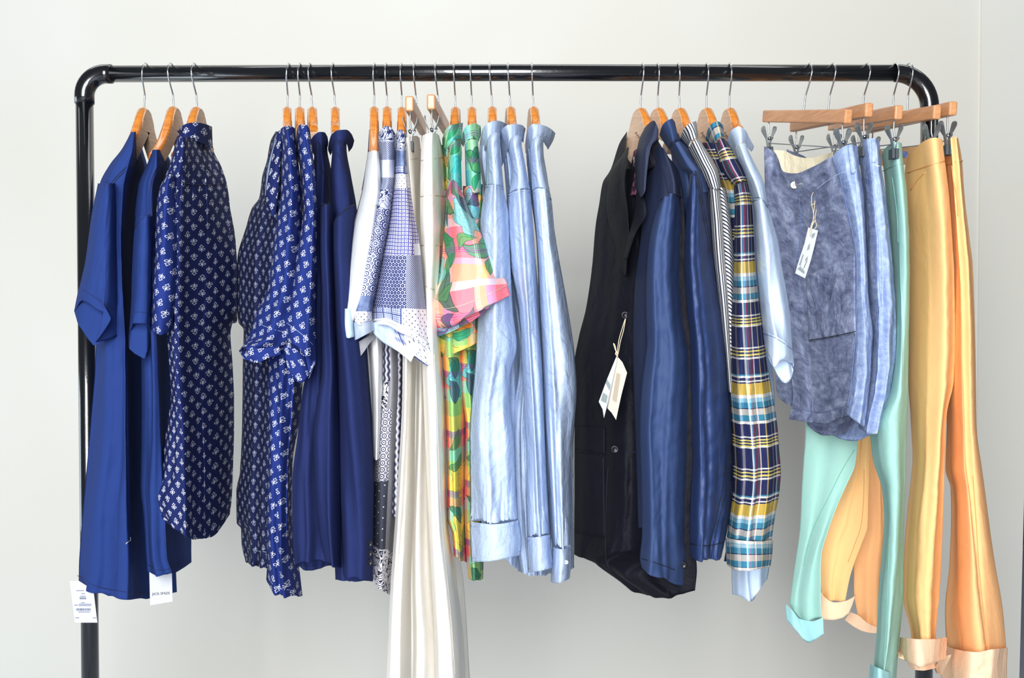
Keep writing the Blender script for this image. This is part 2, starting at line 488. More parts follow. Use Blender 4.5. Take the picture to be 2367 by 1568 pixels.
M['orange_thread'] = simple('orange_seam_thread', srgb(220, 156, 92), .9)
M['cream_thread'] = simple('cream_seam_thread', srgb(206, 196, 172), .9)
M['label_blue'] = simple('woven_blue_label', srgb(120, 140, 205), .8)

def wood(name, c1, c2, rough, coat):
    m, nt, b = newmat(name, rough, 0, 0, .5, coat)
    tc = nt.nodes.new('ShaderNodeTexCoord')
    nz = noise_n(nt, mapping(nt, tc.outputs['Object'], (30, 14, 160)), 1.0, 4, .6, 1.2)
    nt.links.new(ramp(nt, nz, [(.3, c1), (.7, c2)], 'LINEAR'), b.inputs['Base Color'])
    b.inputs['Coat Roughness'].default_value = .12
    return m
M['wood_gloss'] = wood('orange_varnished_wood', srgb(196, 108, 30), srgb(228, 146, 56), .35, 1.0)
M['wood_flat'] = wood('pale_planed_wood', srgb(186, 152, 126), srgb(214, 182, 154), .6, .1)
M['wood_bar'] = wood('tan_lacquered_wood', srgb(182, 122, 76), srgb(206, 150, 104), .45, .3)

# --- plain cloths
def flat(c, vary=.06, sc_=5):
    def f(nt, u, v, vec):
        nz = noise_n(nt, vec, sc_, 3)
        return mix(nt, nz, tuple(x*(1-vary) for x in c[:3])+(1,), tuple(x*(1+vary) for x in c[:3])+(1,))
    return f
M['navy_jersey'] = cloth_mat('royal_navy_jersey', flat(srgb(37, 57, 114)), .95, .25, .1, crease=.16, cscale=14, slub=.06)
M['navy_knit'] = cloth_mat('navy_pique_knit', flat(srgb(38, 48, 94)), .95, .2, .1, crease=.12, cscale=18, slub=.12, weave=1)
M['blazer_shaded'] = cloth_mat('shaded_blazer_cotton', flat(srgb(11, 12, 22), .15, 12), .7, .02, .2, crease=.42, cscale=20, slub=.1)  # navy blazer front with its shade put into the colour, near black
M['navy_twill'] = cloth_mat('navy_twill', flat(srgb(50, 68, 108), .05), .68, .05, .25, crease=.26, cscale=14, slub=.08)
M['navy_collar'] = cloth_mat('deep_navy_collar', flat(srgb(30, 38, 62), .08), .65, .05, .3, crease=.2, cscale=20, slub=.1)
M['navy_nylon'] = cloth_mat('navy_nylon', flat(srgb(46, 64, 108), .05), .55, .03, .35, crease=.42, cscale=12)
M['chambray'] = cloth_mat('pale_blue_chambray', flat(srgb(186, 203, 230), .05, 9), .92, .1, .1, crease=.62, cscale=24, slub=.14, stretch=(1.7, .9))
M['chambray_pale'] = cloth_mat('very_pale_blue_cotton', flat(srgb(200, 218, 242), .04), .8, .1, .2, crease=.35, cscale=16, stretch=(1.4, .9), slub=.05)
M['chambray_in'] = cloth_mat('blue_grey_cloth_inside', flat(srgb(120, 140, 178), .06), .9, .1, .2, crease=.4, cscale=22, slub=.1)
def mottle(c1, c2, c3):
    def f(nt, u, v, vec):
        a = noise_n(nt, mapping(nt, vec, (34, 26, 1)), 1, 5, .65, .8); b_ = noise_n(nt, mapping(nt, vec, (120, 100, 1)), 1, 3, .6)
        return ramp(nt, a*.7 + b_*.3, [(.34, c1), (.5, c2), (.68, c3)], 'LINEAR')
    return f
M['shorts_shaded'] = cloth_mat('shaded_shorts_chambray', mottle(srgb(78, 84, 112), srgb(122, 130, 158), srgb(172, 180, 204)), .9, .1, .15, crease=.8, cscale=24, slub=.2)  # shaded copy of the shorts cloth, shade put into the colour
M['shorts_lit'] = cloth_mat('lit_shorts_chambray', mottle(srgb(122, 140, 184), srgb(156, 174, 212), srgb(190, 204, 232)), .9, .1, .15, crease=.6, cscale=24, slub=.2)  # lit copy of the same shorts cloth, light put into the colour
M['mint'] = cloth_mat('mint_twill', flat(srgb(160, 205, 192), .04), .85, .1, .2, crease=.28, cscale=12, slub=.05)
M['amber'] = cloth_mat('apricot_twill', flat(srgb(250, 196, 132), .03), .85, .08, .2, crease=.28, cscale=12, slub=.05, inside=srgb(240, 190, 140))
M['orange'] = cloth_mat('orange_twill', flat(srgb(254, 190, 130), .03), .85, .08, .2, crease=.3, cscale=12, slub=.05)
M['peach'] = cloth_mat('peach_cuff_lining', flat(srgb(248, 208, 172), .04), .85, .1, .2, crease=.4, cscale=16, slub=.05)
M['mint_cuff'] = cloth_mat('pale_mint_cuff_lining', flat(srgb(166, 220, 220), .04), .85, .1, .2, crease=.4, cscale=16, slub=.05)
M['ivory'] = cloth_mat('ivory_twill', flat(srgb(248, 243, 233), .02), .85, .1, .2, crease=.3, cscale=14, slub=.04)
M['white_jersey'] = cloth_mat('white_jersey', flat(srgb(238, 240, 240), .02), .9, .15, .2, crease=.2, cscale=12)
M['pale_aqua'] = cloth_mat('pale_aqua_cuff', flat(srgb(196, 220, 232), .03), .9, .1, .2, crease=.2)
M['cream_lining'] = cloth_mat('cream_lining', flat(srgb(240, 228, 196), .05), .85, .1, .2, crease=.6, cscale=22)
M['brown_lining'] = cloth_mat('tan_waist_lining', flat(srgb(206, 164, 120), .05), .85, .1, .2, crease=.4)
M['grey_lining'] = cloth_mat('grey_blue_collar_lining', flat(srgb(140, 156, 190), .05), .85, .1, .2, crease=.3, slub=.2)
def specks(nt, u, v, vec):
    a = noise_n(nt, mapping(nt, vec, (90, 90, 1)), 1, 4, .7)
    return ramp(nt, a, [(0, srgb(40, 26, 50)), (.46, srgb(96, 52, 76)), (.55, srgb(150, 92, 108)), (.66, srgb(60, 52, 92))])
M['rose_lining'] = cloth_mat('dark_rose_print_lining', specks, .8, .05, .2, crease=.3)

# --- flower print: little three-petalled outline flowers standing and upside down on a half-drop lattice
def motif(nt, x, y, P, wd):
    """x,y centred cell coordinates in metres"""
    a = P / .028 * 1.02
    r1 = hyp(x, y - .0034*a); th = x.atan2(y - .0034*a)
    m = (((r1 - (.0024*a)) - (th*4).cos()*(.0007*a)).abs() < wd)
    for sx in (-1, 1):
        dx = x - sx*.0029*a; dy = y + .0016*a
        rr = hyp((dx + dy*sx*.45) * .8, (dy - dx*sx*.45) * 1.25)
        m = m.mx((rr - .0021*a).abs() < wd)
    st = (x.abs() < wd*.8) * ((y + .0036*a).abs() < .0030*a)
    return m.mx(st)
def flower(bgc, fg, P=.0275, rot=0.0, wd=.00047):
    def f(nt, u, v, vec):
        if rot:
            c_, s_ = math.cos(rot), math.sin(rot); u, v = u*c_ - v*s_, u*s_ + v*c_
        x1 = ((u/P).fr() - .5)*P; y1 = ((v/P).fr() - .5)*P
        x2 = ((u/P + .5).fr() - .5)*P; y2 = ((v/P + .5).fr() - .5)*(-P)
        m = motif(nt, x1, y1, P, wd).mx(motif(nt, x2, y2, P, wd))
        nz = noise_n(nt, vec, 40, 2)
        base = mix(nt, nz, tuple(c*.85 for c in bgc[:3])+(1,), tuple(c*1.15 for c in bgc[:3])+(1,))
        return mix(nt, m, base, fg)
    return f
FG = srgb(222, 224, 232)
M['flower_print'] = cloth_mat('indigo_flower_print', flower(srgb(21, 32, 82), FG), .85, .1, .2, crease=.28, cscale=20)
M['flower_print_lit_bias'] = cloth_mat('lit_indigo_flower_print_on_the_cross', flower(srgb(27, 44, 110), FG, .028, .35), .85, .1, .2, crease=.28, cscale=20)  # turned print; ground brightened to paint in the light on the sleeves
M['flower_print_shaded'] = cloth_mat('shaded_indigo_flower_print', flower(srgb(17, 24, 58), srgb(150, 156, 176), .027), .85, .1, .2, crease=.3, cscale=20)  # same print dimmed, ground and flowers, to paint in the shade

# --- small prints of the patchwork shirts
NV = srgb(44, 52, 106); WH = srgb(222, 226, 240)
def grid(u, v, P, half=False):
    a = u/P; b_ = v/P
    return ((a.fr() - .5)*P, (b_.fr() - .5)*P)
def p_mandala(nt, u, v, vec, P=.0225, dk=NV):
    x, y = grid(u, v, P); r = hyp(x, y)
    ring = ((r*(2*math.pi/.0040)).cos() > -.05); th = x.atan2(y)
    spoke = ((th*12).cos() > 0.2) * (r > .0062) * (r < .0088)
    m = ring * (1 - spoke)
    x2, y2 = grid(u + P/2, v + P/2, P); r2 = hyp(x2, y2)
    corner = ((r2*(2*math.pi/.0032)).sin() > 0) * (r2 < .0052)
    inside = (r < .0100)
    fine = (((u*1500).sin() * (v*1500).sin()) > 0)
    mm = m*inside + (1 - inside)*(corner.mx(fine*(1-(r2 < .0052))))
    return mix(nt, mm, dk, WH)
def p_rings(nt, u, v, vec, P=.0125, dk=NV, wh=WH):
    out = None
    for o in (0, .5):
        x, y = grid(u + o*P, v + o*P*1.0, P*1.0) if False else grid(u + o*P, v + o*P, P)
        r = hyp(x, y); k = ((r - .0040).abs() < .0008) if o == 0 else ((r - .0018).abs() < .0006)
        d = (r < .0013) if o == 0 else (r < .0005)
        q = k.mx(d); out = q if out is None else out.mx(q)
    x, y = grid(u, v, P); r = hyp(x, y)
    light = (r < .0032) * (r > .0013)
    fine = (((u*2200).sin() * (v*2200).sin()) > .1)
    base = light.mx(fine * (r > .0052))
    return mix(nt, out, mix(nt, base, mix(nt, .3, wh, dk), wh), dk)
def p_dotring(nt, u, v, vec, P=.0064, dk=srgb(86, 88, 160)):
    x, y = grid(u, v, P); r = hyp(x, y)
    ring = ((r - .0016).abs() < .0006); ln = (x.abs() < .0004).mx(y.abs() < .0004) * (r > .0023)
    x2, y2 = grid(u, v, P/2); chk = (x2.abs() < .0008) * (y2.abs() < .0008)
    return mix(nt, ring, mix(nt, ln.mx(r < .0011), mix(nt, chk, dk, srgb(196, 198, 226)), srgb(50, 50, 110)), srgb(240, 240, 250))
def p_honey(nt, u, v, vec, P=.0070, dk=NV):
    x1, y1 = grid(u, v*.577, P); x2, y2 = grid(u + P/2, v*.577 + P/2, P)
    r = hyp(x1, y1*1.73).mn(hyp(x2, y2*1.73))
    return mix(nt, (r > .0031).mx(r < .0008), dk, srgb(196, 200, 226))
def p_weave(nt, u, v, vec, P=.0034, dk=srgb(58, 66, 112), wh=srgb(208, 214, 232)):
    x1, y1 = grid(u, v, P); x2, y2 = grid(u + P/2, v + P/2, P)
    r = hyp(x1, y1).mn(hyp(x2, y2)); return mix(nt, r < .0009, dk, wh)
def p_dots(nt, u, v, vec, P=.0095, dk=srgb(70, 70, 100), wh=srgb(236, 234, 238), r0=.0010):
    x1, y1 = grid(u, v, P); x2, y2 = grid(u + P/2, v + P/2, P)
    r = hyp(x1, y1).mn(hyp(x2, y2)); return mix(nt, r < r0, wh, dk)
def p_denim(nt, u, v, vec):
    nz = noise_n(nt, mapping(nt, vec, (60, 60, 1)), 1, 4)
    c = ramp(nt, nz, [(.3, srgb(82, 96, 136)), (.7, srgb(134, 150, 186))], 'LINEAR')
    x, y = grid(u + .004, v + .003, .03); return mix(nt, hyp(x, y) < .0011, c, srgb(235, 238, 245))
def p_paisley(nt, u, v, vec, a=NV, b=WH):
    n1 = noise_n(nt, vec, 42, 1.5, .5, 1.5); n2 = noise_n(nt, vec, 120, 2)
    l = ((n1*46).sin() > .45).mx((n2 > .6)*((n1*23).cos() > 0)); return mix(nt, l, b, a)
def p_greyknit(nt, u, v, vec):
    c = ((u*3400).sin()*(v*3400).sin()) > 0
    nz = noise_n(nt, vec, 60, 3)
    return mix(nt, c, ramp(nt, nz, [(.35, srgb(168, 180, 196)), (.65, srgb(206, 212, 216))], 'LINEAR'), srgb(132, 146, 172))
def p_check(nt, u, v, vec):
    c = ((u*1500).sin() > 0)*.5 + ((v*1500).sin() > 0)*.5; n = ((u*330).sin() > .93).mx((v*330).sin() > .93)
    return mix(nt, n, mix(nt, c, srgb(104, 116, 166), srgb(212, 218, 236)), srgb(70, 80, 130))
def p_navydots(nt, u, v, vec): return p_dots(nt, u, v, vec, .020, srgb(230, 230, 236), srgb(62, 64, 76), .0011)
def p_crosshatch(nt, u, v, vec):
    x, y = (u+v), (u-v); c = ((x*1300).sin().abs() < .35).mx((y*1300).sin().abs() < .35)
    return mix(nt, c, srgb(46, 48, 66), srgb(206, 204, 206))
def p_wavy(nt, u, v, vec):
    t = ((u + (v*420).sin()*.0016)*(2*math.pi/.011)).cos(); return mix(nt, (t > .5).mx((t > -.35)*(t < -.1)), srgb(36, 38, 62), srgb(208, 208, 220))
PW = [('circle_medallion_patch', p_mandala), ('small_ring_patch', p_rings), ('dot_ring_patch', p_dotring), ('honeycomb_patch', p_honey),
      ('pin_dot_weave_patch', p_weave), ('speckled_white_patch', p_dots), ('denim_patch', p_denim), ('paisley_patch', p_paisley),
      ('grey_slub_patch', p_greyknit), ('mini_check_patch', p_check), ('dark_dotted_patch', p_navydots), ('lattice_patch', p_crosshatch),
      ('dark_ring_patch', lambda nt, u, v, vec: p_rings(nt, u, v, vec, .0125, srgb(38, 38, 58), srgb(206, 204, 214))), ('wavy_stripe_patch', p_wavy),
      ('black_paisley_patch', lambda nt, u, v, vec: p_paisley(nt, u, v, vec, srgb(36, 36, 58), srgb(226, 222, 226))),
      ('frayed_white_patch', flat(srgb(226, 230, 240), .04))]
for i, (nm, f) in enumerate(PW): M[nm] = cloth_mat(nm, f, .88, .05, .2, crease=.25, cscale=20)
PWL = [M[n] for n, f in PW]; PI = {n: i for i, (n, f) in enumerate(PW)}

# --- bright floral madras
def stripes(nt, e, P, stops): return ramp(nt, (e/P).fr(), stops)
def leaves(nt, u, v, P, seed, thr, Lf=.48, W_=.20):
    """scattered pointed leaves -> (mask, outline, random)"""
    iu, iv = (u/P).fl(), (v/P).fl(); fx, fy = (u/P).fr() - .5, (v/P).fr() - .5
    r = cell_rand(nt, iu, iv, seed); r2 = cell_rand(nt, iu, iv, seed + 5.5)
    an = r*6.283; c_, s_ = an.cos(), an.sin(); x = fx*c_ - fy*s_; y = fx*s_ + fy*c_
    x = x + y*y*.9 - .05
    prof = (1 - (y*(1/Lf))*(y*(1/Lf))).mx(0)*W_
    d = prof - x.abs(); on_ = r2 > thr
    return (d > 0)*on_, ((d > -.012)*(d < .018)).mx((x.abs() < .009)*(y.abs() < Lf))*on_, r2
def madras_floral(base_u, base_v, leaf_c, blob_c, thr=.25, P=.075, line=srgb(40, 60, 70), seed=0.0):
    def f(nt, u, v, vec):
        a = stripes(nt, u + .01, .085, base_u); b_ = stripes(nt, v, .11, base_v)
        col = mix(nt, .5, a, b_)
        wob = noise_n(nt, vec, 18, 2)
        uu = u + (wob - .5)*.03; vv = v + (noise_n(nt, mapping(nt, vec, (1,1,1), (3,1,0)), 18, 2) - .5)*.03
        # big blossoms
        P2 = .095; iu, iv = (uu/P2 + .3).fl(), (vv/P2 + .1).fl(); fx, fy = (uu/P2 + .3).fr() - .5, (vv/P2 + .1).fr() - .5
        r = cell_rand(nt, iu, iv, 2.0 + seed); th = fx.atan2(fy); rad = hyp(fx, fy)
        R = ((th*5 + r*6).cos()*.06 + .30)
        bl = (rad < R)*(r > .35)
        bc = ramp(nt, r, blob_c)
        col = mix(nt, bl*.8, col, bc)
        col = mix(nt, ((rad - R).abs() < .008)*(r > .35)*.6, col, line)
        petal = ((rad*60 + (th*5).cos()*2).sin() > .9)*bl*.35
        col = mix(nt, petal, col, line)
        for k, PP in enumerate((P, P*.6)):
            m, o, r2 = leaves(nt, uu + .017*k, vv + .03*k, PP, 11.0 + k*7 + seed, thr)
            col = mix(nt, m*.88, col, ramp(nt, r2, leaf_c)); col = mix(nt, o*.6, col, line)
        # fine double check lines
        l = (((u/.085 + .2).fr() - .5).abs()); lm = (l < .012).mx((l > .03)*(l < .045))
        l2 = (((v/.11 + .55).fr() - .5).abs()); lm2 = (l2 < .010).mx((l2 > .028)*(l2 < .04))
        col = mix(nt, lm*.4, col, srgb(250, 250, 250)); col = mix(nt, lm2*.6, col, srgb(150, 60, 150))
        return col
    return f
PK = srgb(250, 128, 138); PE = srgb(252, 196, 130); LI = srgb(206, 160, 210); WT = srgb(246, 240, 226); TE = srgb(60, 190, 190); YE = srgb(246, 206, 80); OR = srgb(246, 130, 40); GR = srgb(60, 150, 90); DG = srgb(44, 112, 88); LG = srgb(150, 198, 112); MI = srgb(140, 216, 176)
lf1 = [(0, GR), (.45, DG), (.6, srgb(90, 140, 90)), (.75, srgb(30, 150, 110)), (.9, srgb(70, 90, 110))]
M['floral_pink'] = cloth_mat('pink_floral_madras', madras_floral([(0, PK), (.35, PE), (.6, LI), (.8, PK)], [(0, PK), (.32, WT), (.45, PE), (.72, srgb(226,190,214)), (.82, PK)], lf1, [(0, TE), (.45, TE), (.6, OR), (.72, srgb(250, 90, 80)), (.85, srgb(90, 130, 200))], .3, seed=1.7), .85, .1, .2, crease=.2)
M['floral_orange'] = cloth_mat('orange_green_floral_madras', madras_floral([(0, LG), (.3, OR), (.55, YE), (.8, srgb(200, 70, 110))], [(0, YE), (.3, LG), (.6, OR), (.85, srgb(150, 80, 130))], lf1, [(0, TE), (.5, YE), (.7, OR), (.85, LG)], .3, seed=3.0), .85, .1, .2, crease=.25)
M['floral_mint'] = cloth_mat('mint_floral_madras', madras_floral([(0, MI), (.4, srgb(120, 200, 220)), (.7, srgb(170, 220, 150))], [(0, MI), (.35, srgb(210, 160, 180)), (.5, TE), (.8, MI)], [(0, GR), (.5, srgb(30, 150, 100)), (.75, DG)], [(0, TE), (.5, srgb(90, 150, 210)), (.7, srgb(240, 160, 160)), (.85, YE)], .3, seed=5.0), .85, .1, .2, crease=.25)
M['floral_lower'] = cloth_mat('green_pink_floral_madras', madras_floral([(0, LG), (.35, srgb(230, 90, 120)), (.55, srgb(170, 110, 160)), (.75, srgb(240, 130, 120))], [(0, YE), (.25, LG), (.5, srgb(120, 210, 200)), (.7, srgb(240, 110, 110)), (.88, srgb(140, 90, 140))], lf1, [(0, TE), (.5, YE), (.7, srgb(240, 150, 110)), (.85, LG)], .5, seed=8.0), .85, .1, .2, crease=.25)

# --- striped shirt
def striped(P, ang=0.0):
    def f(nt, u, v, vec):
        e = u*math.cos(ang) + v*math.sin(ang); return mix(nt, (e/P).fr() < .42, srgb(230, 230, 226), srgb(34, 38, 62))
    return f
M['stripe_cloth'] = cloth_mat('navy_white_stripe', striped(.0052), .85, .1, .2, crease=.15)
M['stripe_cloth_bias'] = cloth_mat('navy_white_stripe_on_the_cross', striped(.0058, .95), .85, .1, .2, crease=.15)

# --- plaid shirt
def plaid(vofs=0.0, dark=1.0):
    N_ = srgb(34, 40, 78); Y_ = srgb(226, 190, 62); Yt = srgb(240, 222, 110); W_ = srgb(240, 238, 226); T_ = srgb(62, 146, 172); G_ = srgb(206, 202, 190); PB = srgb(150, 202, 220)
    st = [(0, Y_), (.09, W_), (.12, PB), (.155, T_), (.20, N_), (.208, G_), (.26, T_), (.305, N_), (.312, W_), (.335, N_),
          (.435, W_), (.448, N_), (.462, Yt), (.474, N_), (.486, Yt), (.498, N_), (.51, Yt), (.522, W_), (.535, N_),
          (.70, W_), (.713, N_), (.727, Yt), (.742, N_), (.757, Yt), (.772, N_), (.785, W_), (.80, N_), (.925, T_), (.937, W_), (.95, N_), (.975, W_), (.985, N_)]
    G2 = srgb(150, 140, 140); R_ = srgb(150, 50, 84); GN = srgb(46, 120, 104)
    wu = [(0, N_), (.20, G2), (.27, N_), (.42, W_), (.46, srgb(90, 150, 180)), (.50, R_), (.56, GN), (.62, R_), (.68, W_), (.72, N_), (.90, srgb(225, 190, 90)), (.95, N_)]
    def f(nt, u, v, vec):
        a = ramp(nt, ((v*-1 + vofs)/.2115).fr(), st); b_ = ramp(nt, (u/.062 + .5).fr(), wu)
        # yarn-dyed crossing: light wefts stay clear, dark ground takes the warp colour
        k = mix(nt, .42, a, b_)
        lines = noise_n(nt, mapping(nt, vec, (600, 30, 1)), 1, 2)
        k = mix(nt, 1.0, k, ramp(nt, lines, [(.3, (.82, .82, .82, 1)), (.7, (1.15, 1.15, 1.15, 1))], 'LINEAR'), 'MULTIPLY')
        return k
    return f
M['plaid_cloth'] = cloth_mat('navy_yellow_plaid', plaid(0.076), .88, .1, .15, crease=.4, cscale=18)
M['plaid_collar'] = cloth_mat('pale_blue_yellow_plaid', plaid(.035), .88, .1, .15, crease=.3, cscale=18)
M['plaid_cuff'] = cloth_mat('pale_plaid_cuff', plaid(.02), .88, .1, .15, crease=.3, cscale=18)

# --- wall
def wallmat():
    m, nt, b = newmat('painted_wall', .55, 0, 0, .35)
    tc = nt.nodes.new('ShaderNodeTexCoord')
    n = noise_n(nt, tc.outputs['Object'], 1.3, 2)
    nt.links.new(ramp(nt, n, [(.35, srgb(207, 204, 194)), (.65, srgb(211, 210, 202))], 'LINEAR'), b.inputs['Base Color'])
    n2 = noise_n(nt, tc.outputs['Object'], 160, 3)
    bn = nt.nodes.new('ShaderNodeBump'); bn.inputs['Strength'].default_value = .05; bn.inputs['Distance'].default_value = .002
    nt.links.new(n2.s, bn.inputs['Height']); nt.links.new(bn.outputs[0], b.inputs['Normal'])
    return m
M['wall'] = wallmat()
M['floor'] = simple('grey_floor', srgb(170, 174, 182), .4, 0, .4, vary=.1, bscale=4)
M['dark_blue_wall'] = simple('deep_blue_wall', srgb(50, 70, 110), .6, vary=.3, bscale=5)
M['trim_paint'] = simple('white_trim_paint', srgb(222, 220, 210), .5)
# ---------------------------------------------------------------- room
WALL_Y = 1.05
wl = pt(-900, 784, WALL_Y).x; wr_ = pt(2259, 784, WALL_Y).x; wr2 = pt(2357, 784, WALL_Y).x
def slab(name, x0, x1, y0, y1, z0, z1, mat):
    V, F = box_geo(((x0+x1)/2, (y0+y1)/2, (z0+z1)/2), Vector((1,0,0)), Vector((0,1,0)), Vector((0,0,1)), (x1-x0)/2, (y1-y0)/2, (z1-z0)/2)
    o = mesh_obj(name, V, F, mat, None, smooth=False); return tag(o, kind='structure')
slab('floor', -3.2, 3.4, -5.0, 3.4, -.1, 0, M['floor'])
slab('wall_back', wl, wr_, WALL_Y, WALL_Y + .12, 0, 3.3, M['wall'])
_q = [pt(2259, 1700, WALL_Y), pt(2350, 1700, WALL_Y), pt(2384, 400, WALL_Y), pt(2259, 400, WALL_Y)]
_k = (3.3 - _q[1].z)/(_q[2].z - _q[1].z); _b = (0 - _q[1].z)/(_q[2].z - _q[1].z)
xt_, xb_ = _q[1].x + (_q[2].x - _q[1].x)*_k, _q[1].x + (_q[2].x - _q[1].x)*_b
V_ = [(x, y, z) for y in (WALL_Y - .007, WALL_Y + .12) for x, z in ((wr_, 0), (xb_, 0), (xt_, 3.3), (wr_, 3.3))]
tag(mesh_obj('wall_pier', V_, [(0,1,2,3), (7,6,5,4), (0,4,5,1), (1,5,6,2), (2,6,7,3), (3,7,4,0)], M['wall'], None, smooth=False), kind='structure')
slab('wall_beyond', wr2 - .2, 3.4, 3.2, 3.3, 0, 3.3, M['dark_blue_wall'])

# ---------------------------------------------------------------- clothes rack
rack = thing('clothing_rack', 'black pipe clothing rack holding all the hangers before the pale wall', 'clothing rack', (pt(1171, 168, 0).x, 0, 0))
RR = .0162
def arcpts(cx, cz, r, a0, a1, n=14):
    return [Vector((cx + r*math.cos(a), 0, cz + r*math.sin(a))) for a in np.linspace(a0, a1, n)]
zl = pt(240, 170, 0).z; xl = pt(196, 300, 0).x; xr = pt(2148, 300, 0).x; zr = RAIL_Z
tube('top_rail', [(pt(240, 170, 0).x, 0, pt(240, 171, 0).z), (pt(1180, 168, 0).x, 0, RAIL_Z), (pt(2090, 168, 0).x, 0, pt(2090, 169, 0).z)], RR, M['rack_black'], rack, 32)
r1 = .042; xz = xl + r1; zz = pt(240, 171, 0).z - r1
tube('corner_elbow', [Vector((xz + .012, 0, zz + r1))] + arcpts(xz, zz, r1, math.pi/2, math.pi) + [Vector((xl, 0, zz - .016))], .0185, M['rack_black'], rack, 32)
for dx, z in ((0, 1),):
    pass
r2 = .066; xz2 = xr - r2; zz2 = pt(2090, 169, 0).z - r2
tube('corner_elbow', [Vector((xz2 - .002, 0, zz2 + r2))] + arcpts(xz2, zz2, r2, math.pi/2, 0) + [Vector((xr, 0, zz2 - .02))], .0175, M['rack_black'], rack, 32)
xlb = pt(208, 1500, 0).x; xrb = pt(2136, 1500, 0).x
def ext(xa, za, xb, zb, z): return xa + (xb-xa)*(z-za)/(zb-za)
zb_ = pt(208, 1500, 0).z
tube('upright', [(xl, 0, zz - .01), (ext(xl, zz, xlb, zb_, .05), 0, .05)], RR*1.02, M['rack_black'], rack, 32)
tube('upright', [(xr, 0, zz2 - .015), (ext(xr, zz2, xrb, zb_, .05), 0, .05)], RR*1.02, M['rack_black'], rack, 32)
for xx in (ext(xl, zz, xlb, zb_, .03), ext(xr, zz2, xrb, zb_, .03)):
    tube('foot_bar', [(xx, -.26, .022), (xx, .26, .022)], .019, M['rack_black'], rack, 20)
    tube('foot_tee', [(xx, 0, .022), (xx, 0, .075)], .021, M['rack_black'], rack, 20)

# ---------------------------------------------------------------- hangers
HOOKR = .0215
def hook_part(root, xt, xs, zs, yaw, ytip=0.0, ym=0.0):
    """hook over the rail at xt, stem down to (xs, zs)"""
    zc = RAIL_Z + RR + .0016 - HOOKR; pts = []
    sx, cy = math.sin(yaw), math.cos(yaw)
    def Q(h, z): 
        t = np.clip((RAIL_Z - z)/(RAIL_Z - zs), 0, 1); x = xt + (xs - xt)*t
        return (x + sx*h, -cy*h + ym*t, z)
    for a in np.linspace(math.radians(200), math.radians(-28), 20):
        pts.append(Q(HOOKR*math.cos(a), zc + HOOKR*math.sin(a)))
    pts += [Q(.0135, zc - .020), Q(.004, zc - .034), Q(0, zc - .041), Q(0, zc - .052), Q(0, zs - .004)]
    return tube('hook', bez(pts, 46), .0017, M['steel'], root, 10)
def hanger(hx, sx_, hy, yaw, label, group, key='1'):
    ncut, fcut = {'1': (.8, .75), '2': (.72, .6), '3': (.7, .35)}.get(key, (.75, .4) if key in ('8', '9', '10', '11') else (.2, .8) if key == '16' else (.2, .3))
    xt = pt(hx, 168, 0).x; hp = pt(sx_, hy, 0); yaw = math.radians(yaw)
    r = thing('wooden_hanger', label, 'hanger', (hp.x, 0, hp.z - .13), group)
    hook_part(r, xt, hp.x, hp.z, 0.0)
    ax = Vector((math.sin(yaw), -math.cos(yaw), 0)); sd = Vector((math.cos(yaw), math.sin(yaw), 0)); up = Vector((0, 0, 1))
    S = [0, .006, .014, .03, .055, .085, .115, .14, .16, .165]; Z = [0, -.0008, -.0035, -.021, -.055, -.090, -.116, -.133, -.145, -.150]; H = [.054, .053, .051, .044, .038, .035, .033, .032, .028, .014]
    for sgn, nm in ((1, 'near_arm'), (-1, 'far_arm')):
        V = []; F = []; n = 10; mi = []
        cut = ncut if sgn > 0 else fcut
        for k, (s, z, h) in enumerate(zip(S, Z, H)):
            if k > 3: s = S[3] + (s - S[3])*cut; z = Z[3] + (z - Z[3])*cut
            # thickness direction section: rounded top edge
            t = .0085 if k < 9 else .006
            sec = [(-t, -h), (-t, -.008), (-t*.8, -.003), (-t*.45, -.0006), (0, 0), (t*.45, -.0006), (t*.8, -.003), (t, -.008), (t, -h), (0, -h)]
            # the section leans with the slope
            sl = (Z[min(k+1, 9)] - Z[max(k-1, 0)])/(S[min(k+1, 9)] - S[max(k-1, 0)])
            an = math.atan(sl)*(.9 if k > 1 else .3 if k == 1 else 0)
            for a, b in sec:
                zo = z + math.cos(an)*b
                p = hp + ax*sgn*(s + math.sin(-an)*b) + up*zo + sd*a; V.append(tuple(p))
        for k in range(len(S)-1):
            for j in range(n):
                q = (k*n+j, k*n+(j+1)%n, (k+1)*n+(j+1)%n, (k+1)*n+j); F.append(q if sgn > 0 else q[::-1])
                mi.append(0 if j in (1, 2, 3, 4, 5, 6) else 1)
        F.append(tuple((len(S)-1)*n + j for j in range(n))); mi.append(0)
        F.append(tuple(range(n))); mi.append(1)
        arm = mesh_obj(nm, V, F, None, r, smooth=True, mats=[M['wood_gloss'], M['wood_flat']], mi=mi)
        for pl, q in zip(arm.data.polygons, mi): pl.use_smooth = (q == 0)
        sh = arm.modifiers.new('edges', 'EDGE_SPLIT'); sh.split_angle = .7
    pg = [(-.014, -.009), (0, -.004), (.014, -.009), (.028, -.027), (.034, -.046), (.018, -.050), (0, -.048), (-.018, -.050), (-.034, -.046), (-.028, -.027)]
    V = [tuple(hp + ax*a + up*b + sd*t) for t in (-.0088, .0088) for a, b in pg]; n = len(pg)
    mesh_obj('centre_block', V, [tuple(range(n)), tuple(range(2*n-1, n-1, -1))] + [(i, n+i, n+(i+1) % n, (i+1) % n) for i in range(n)], M['wood_flat'], r, smooth=False)
    return r
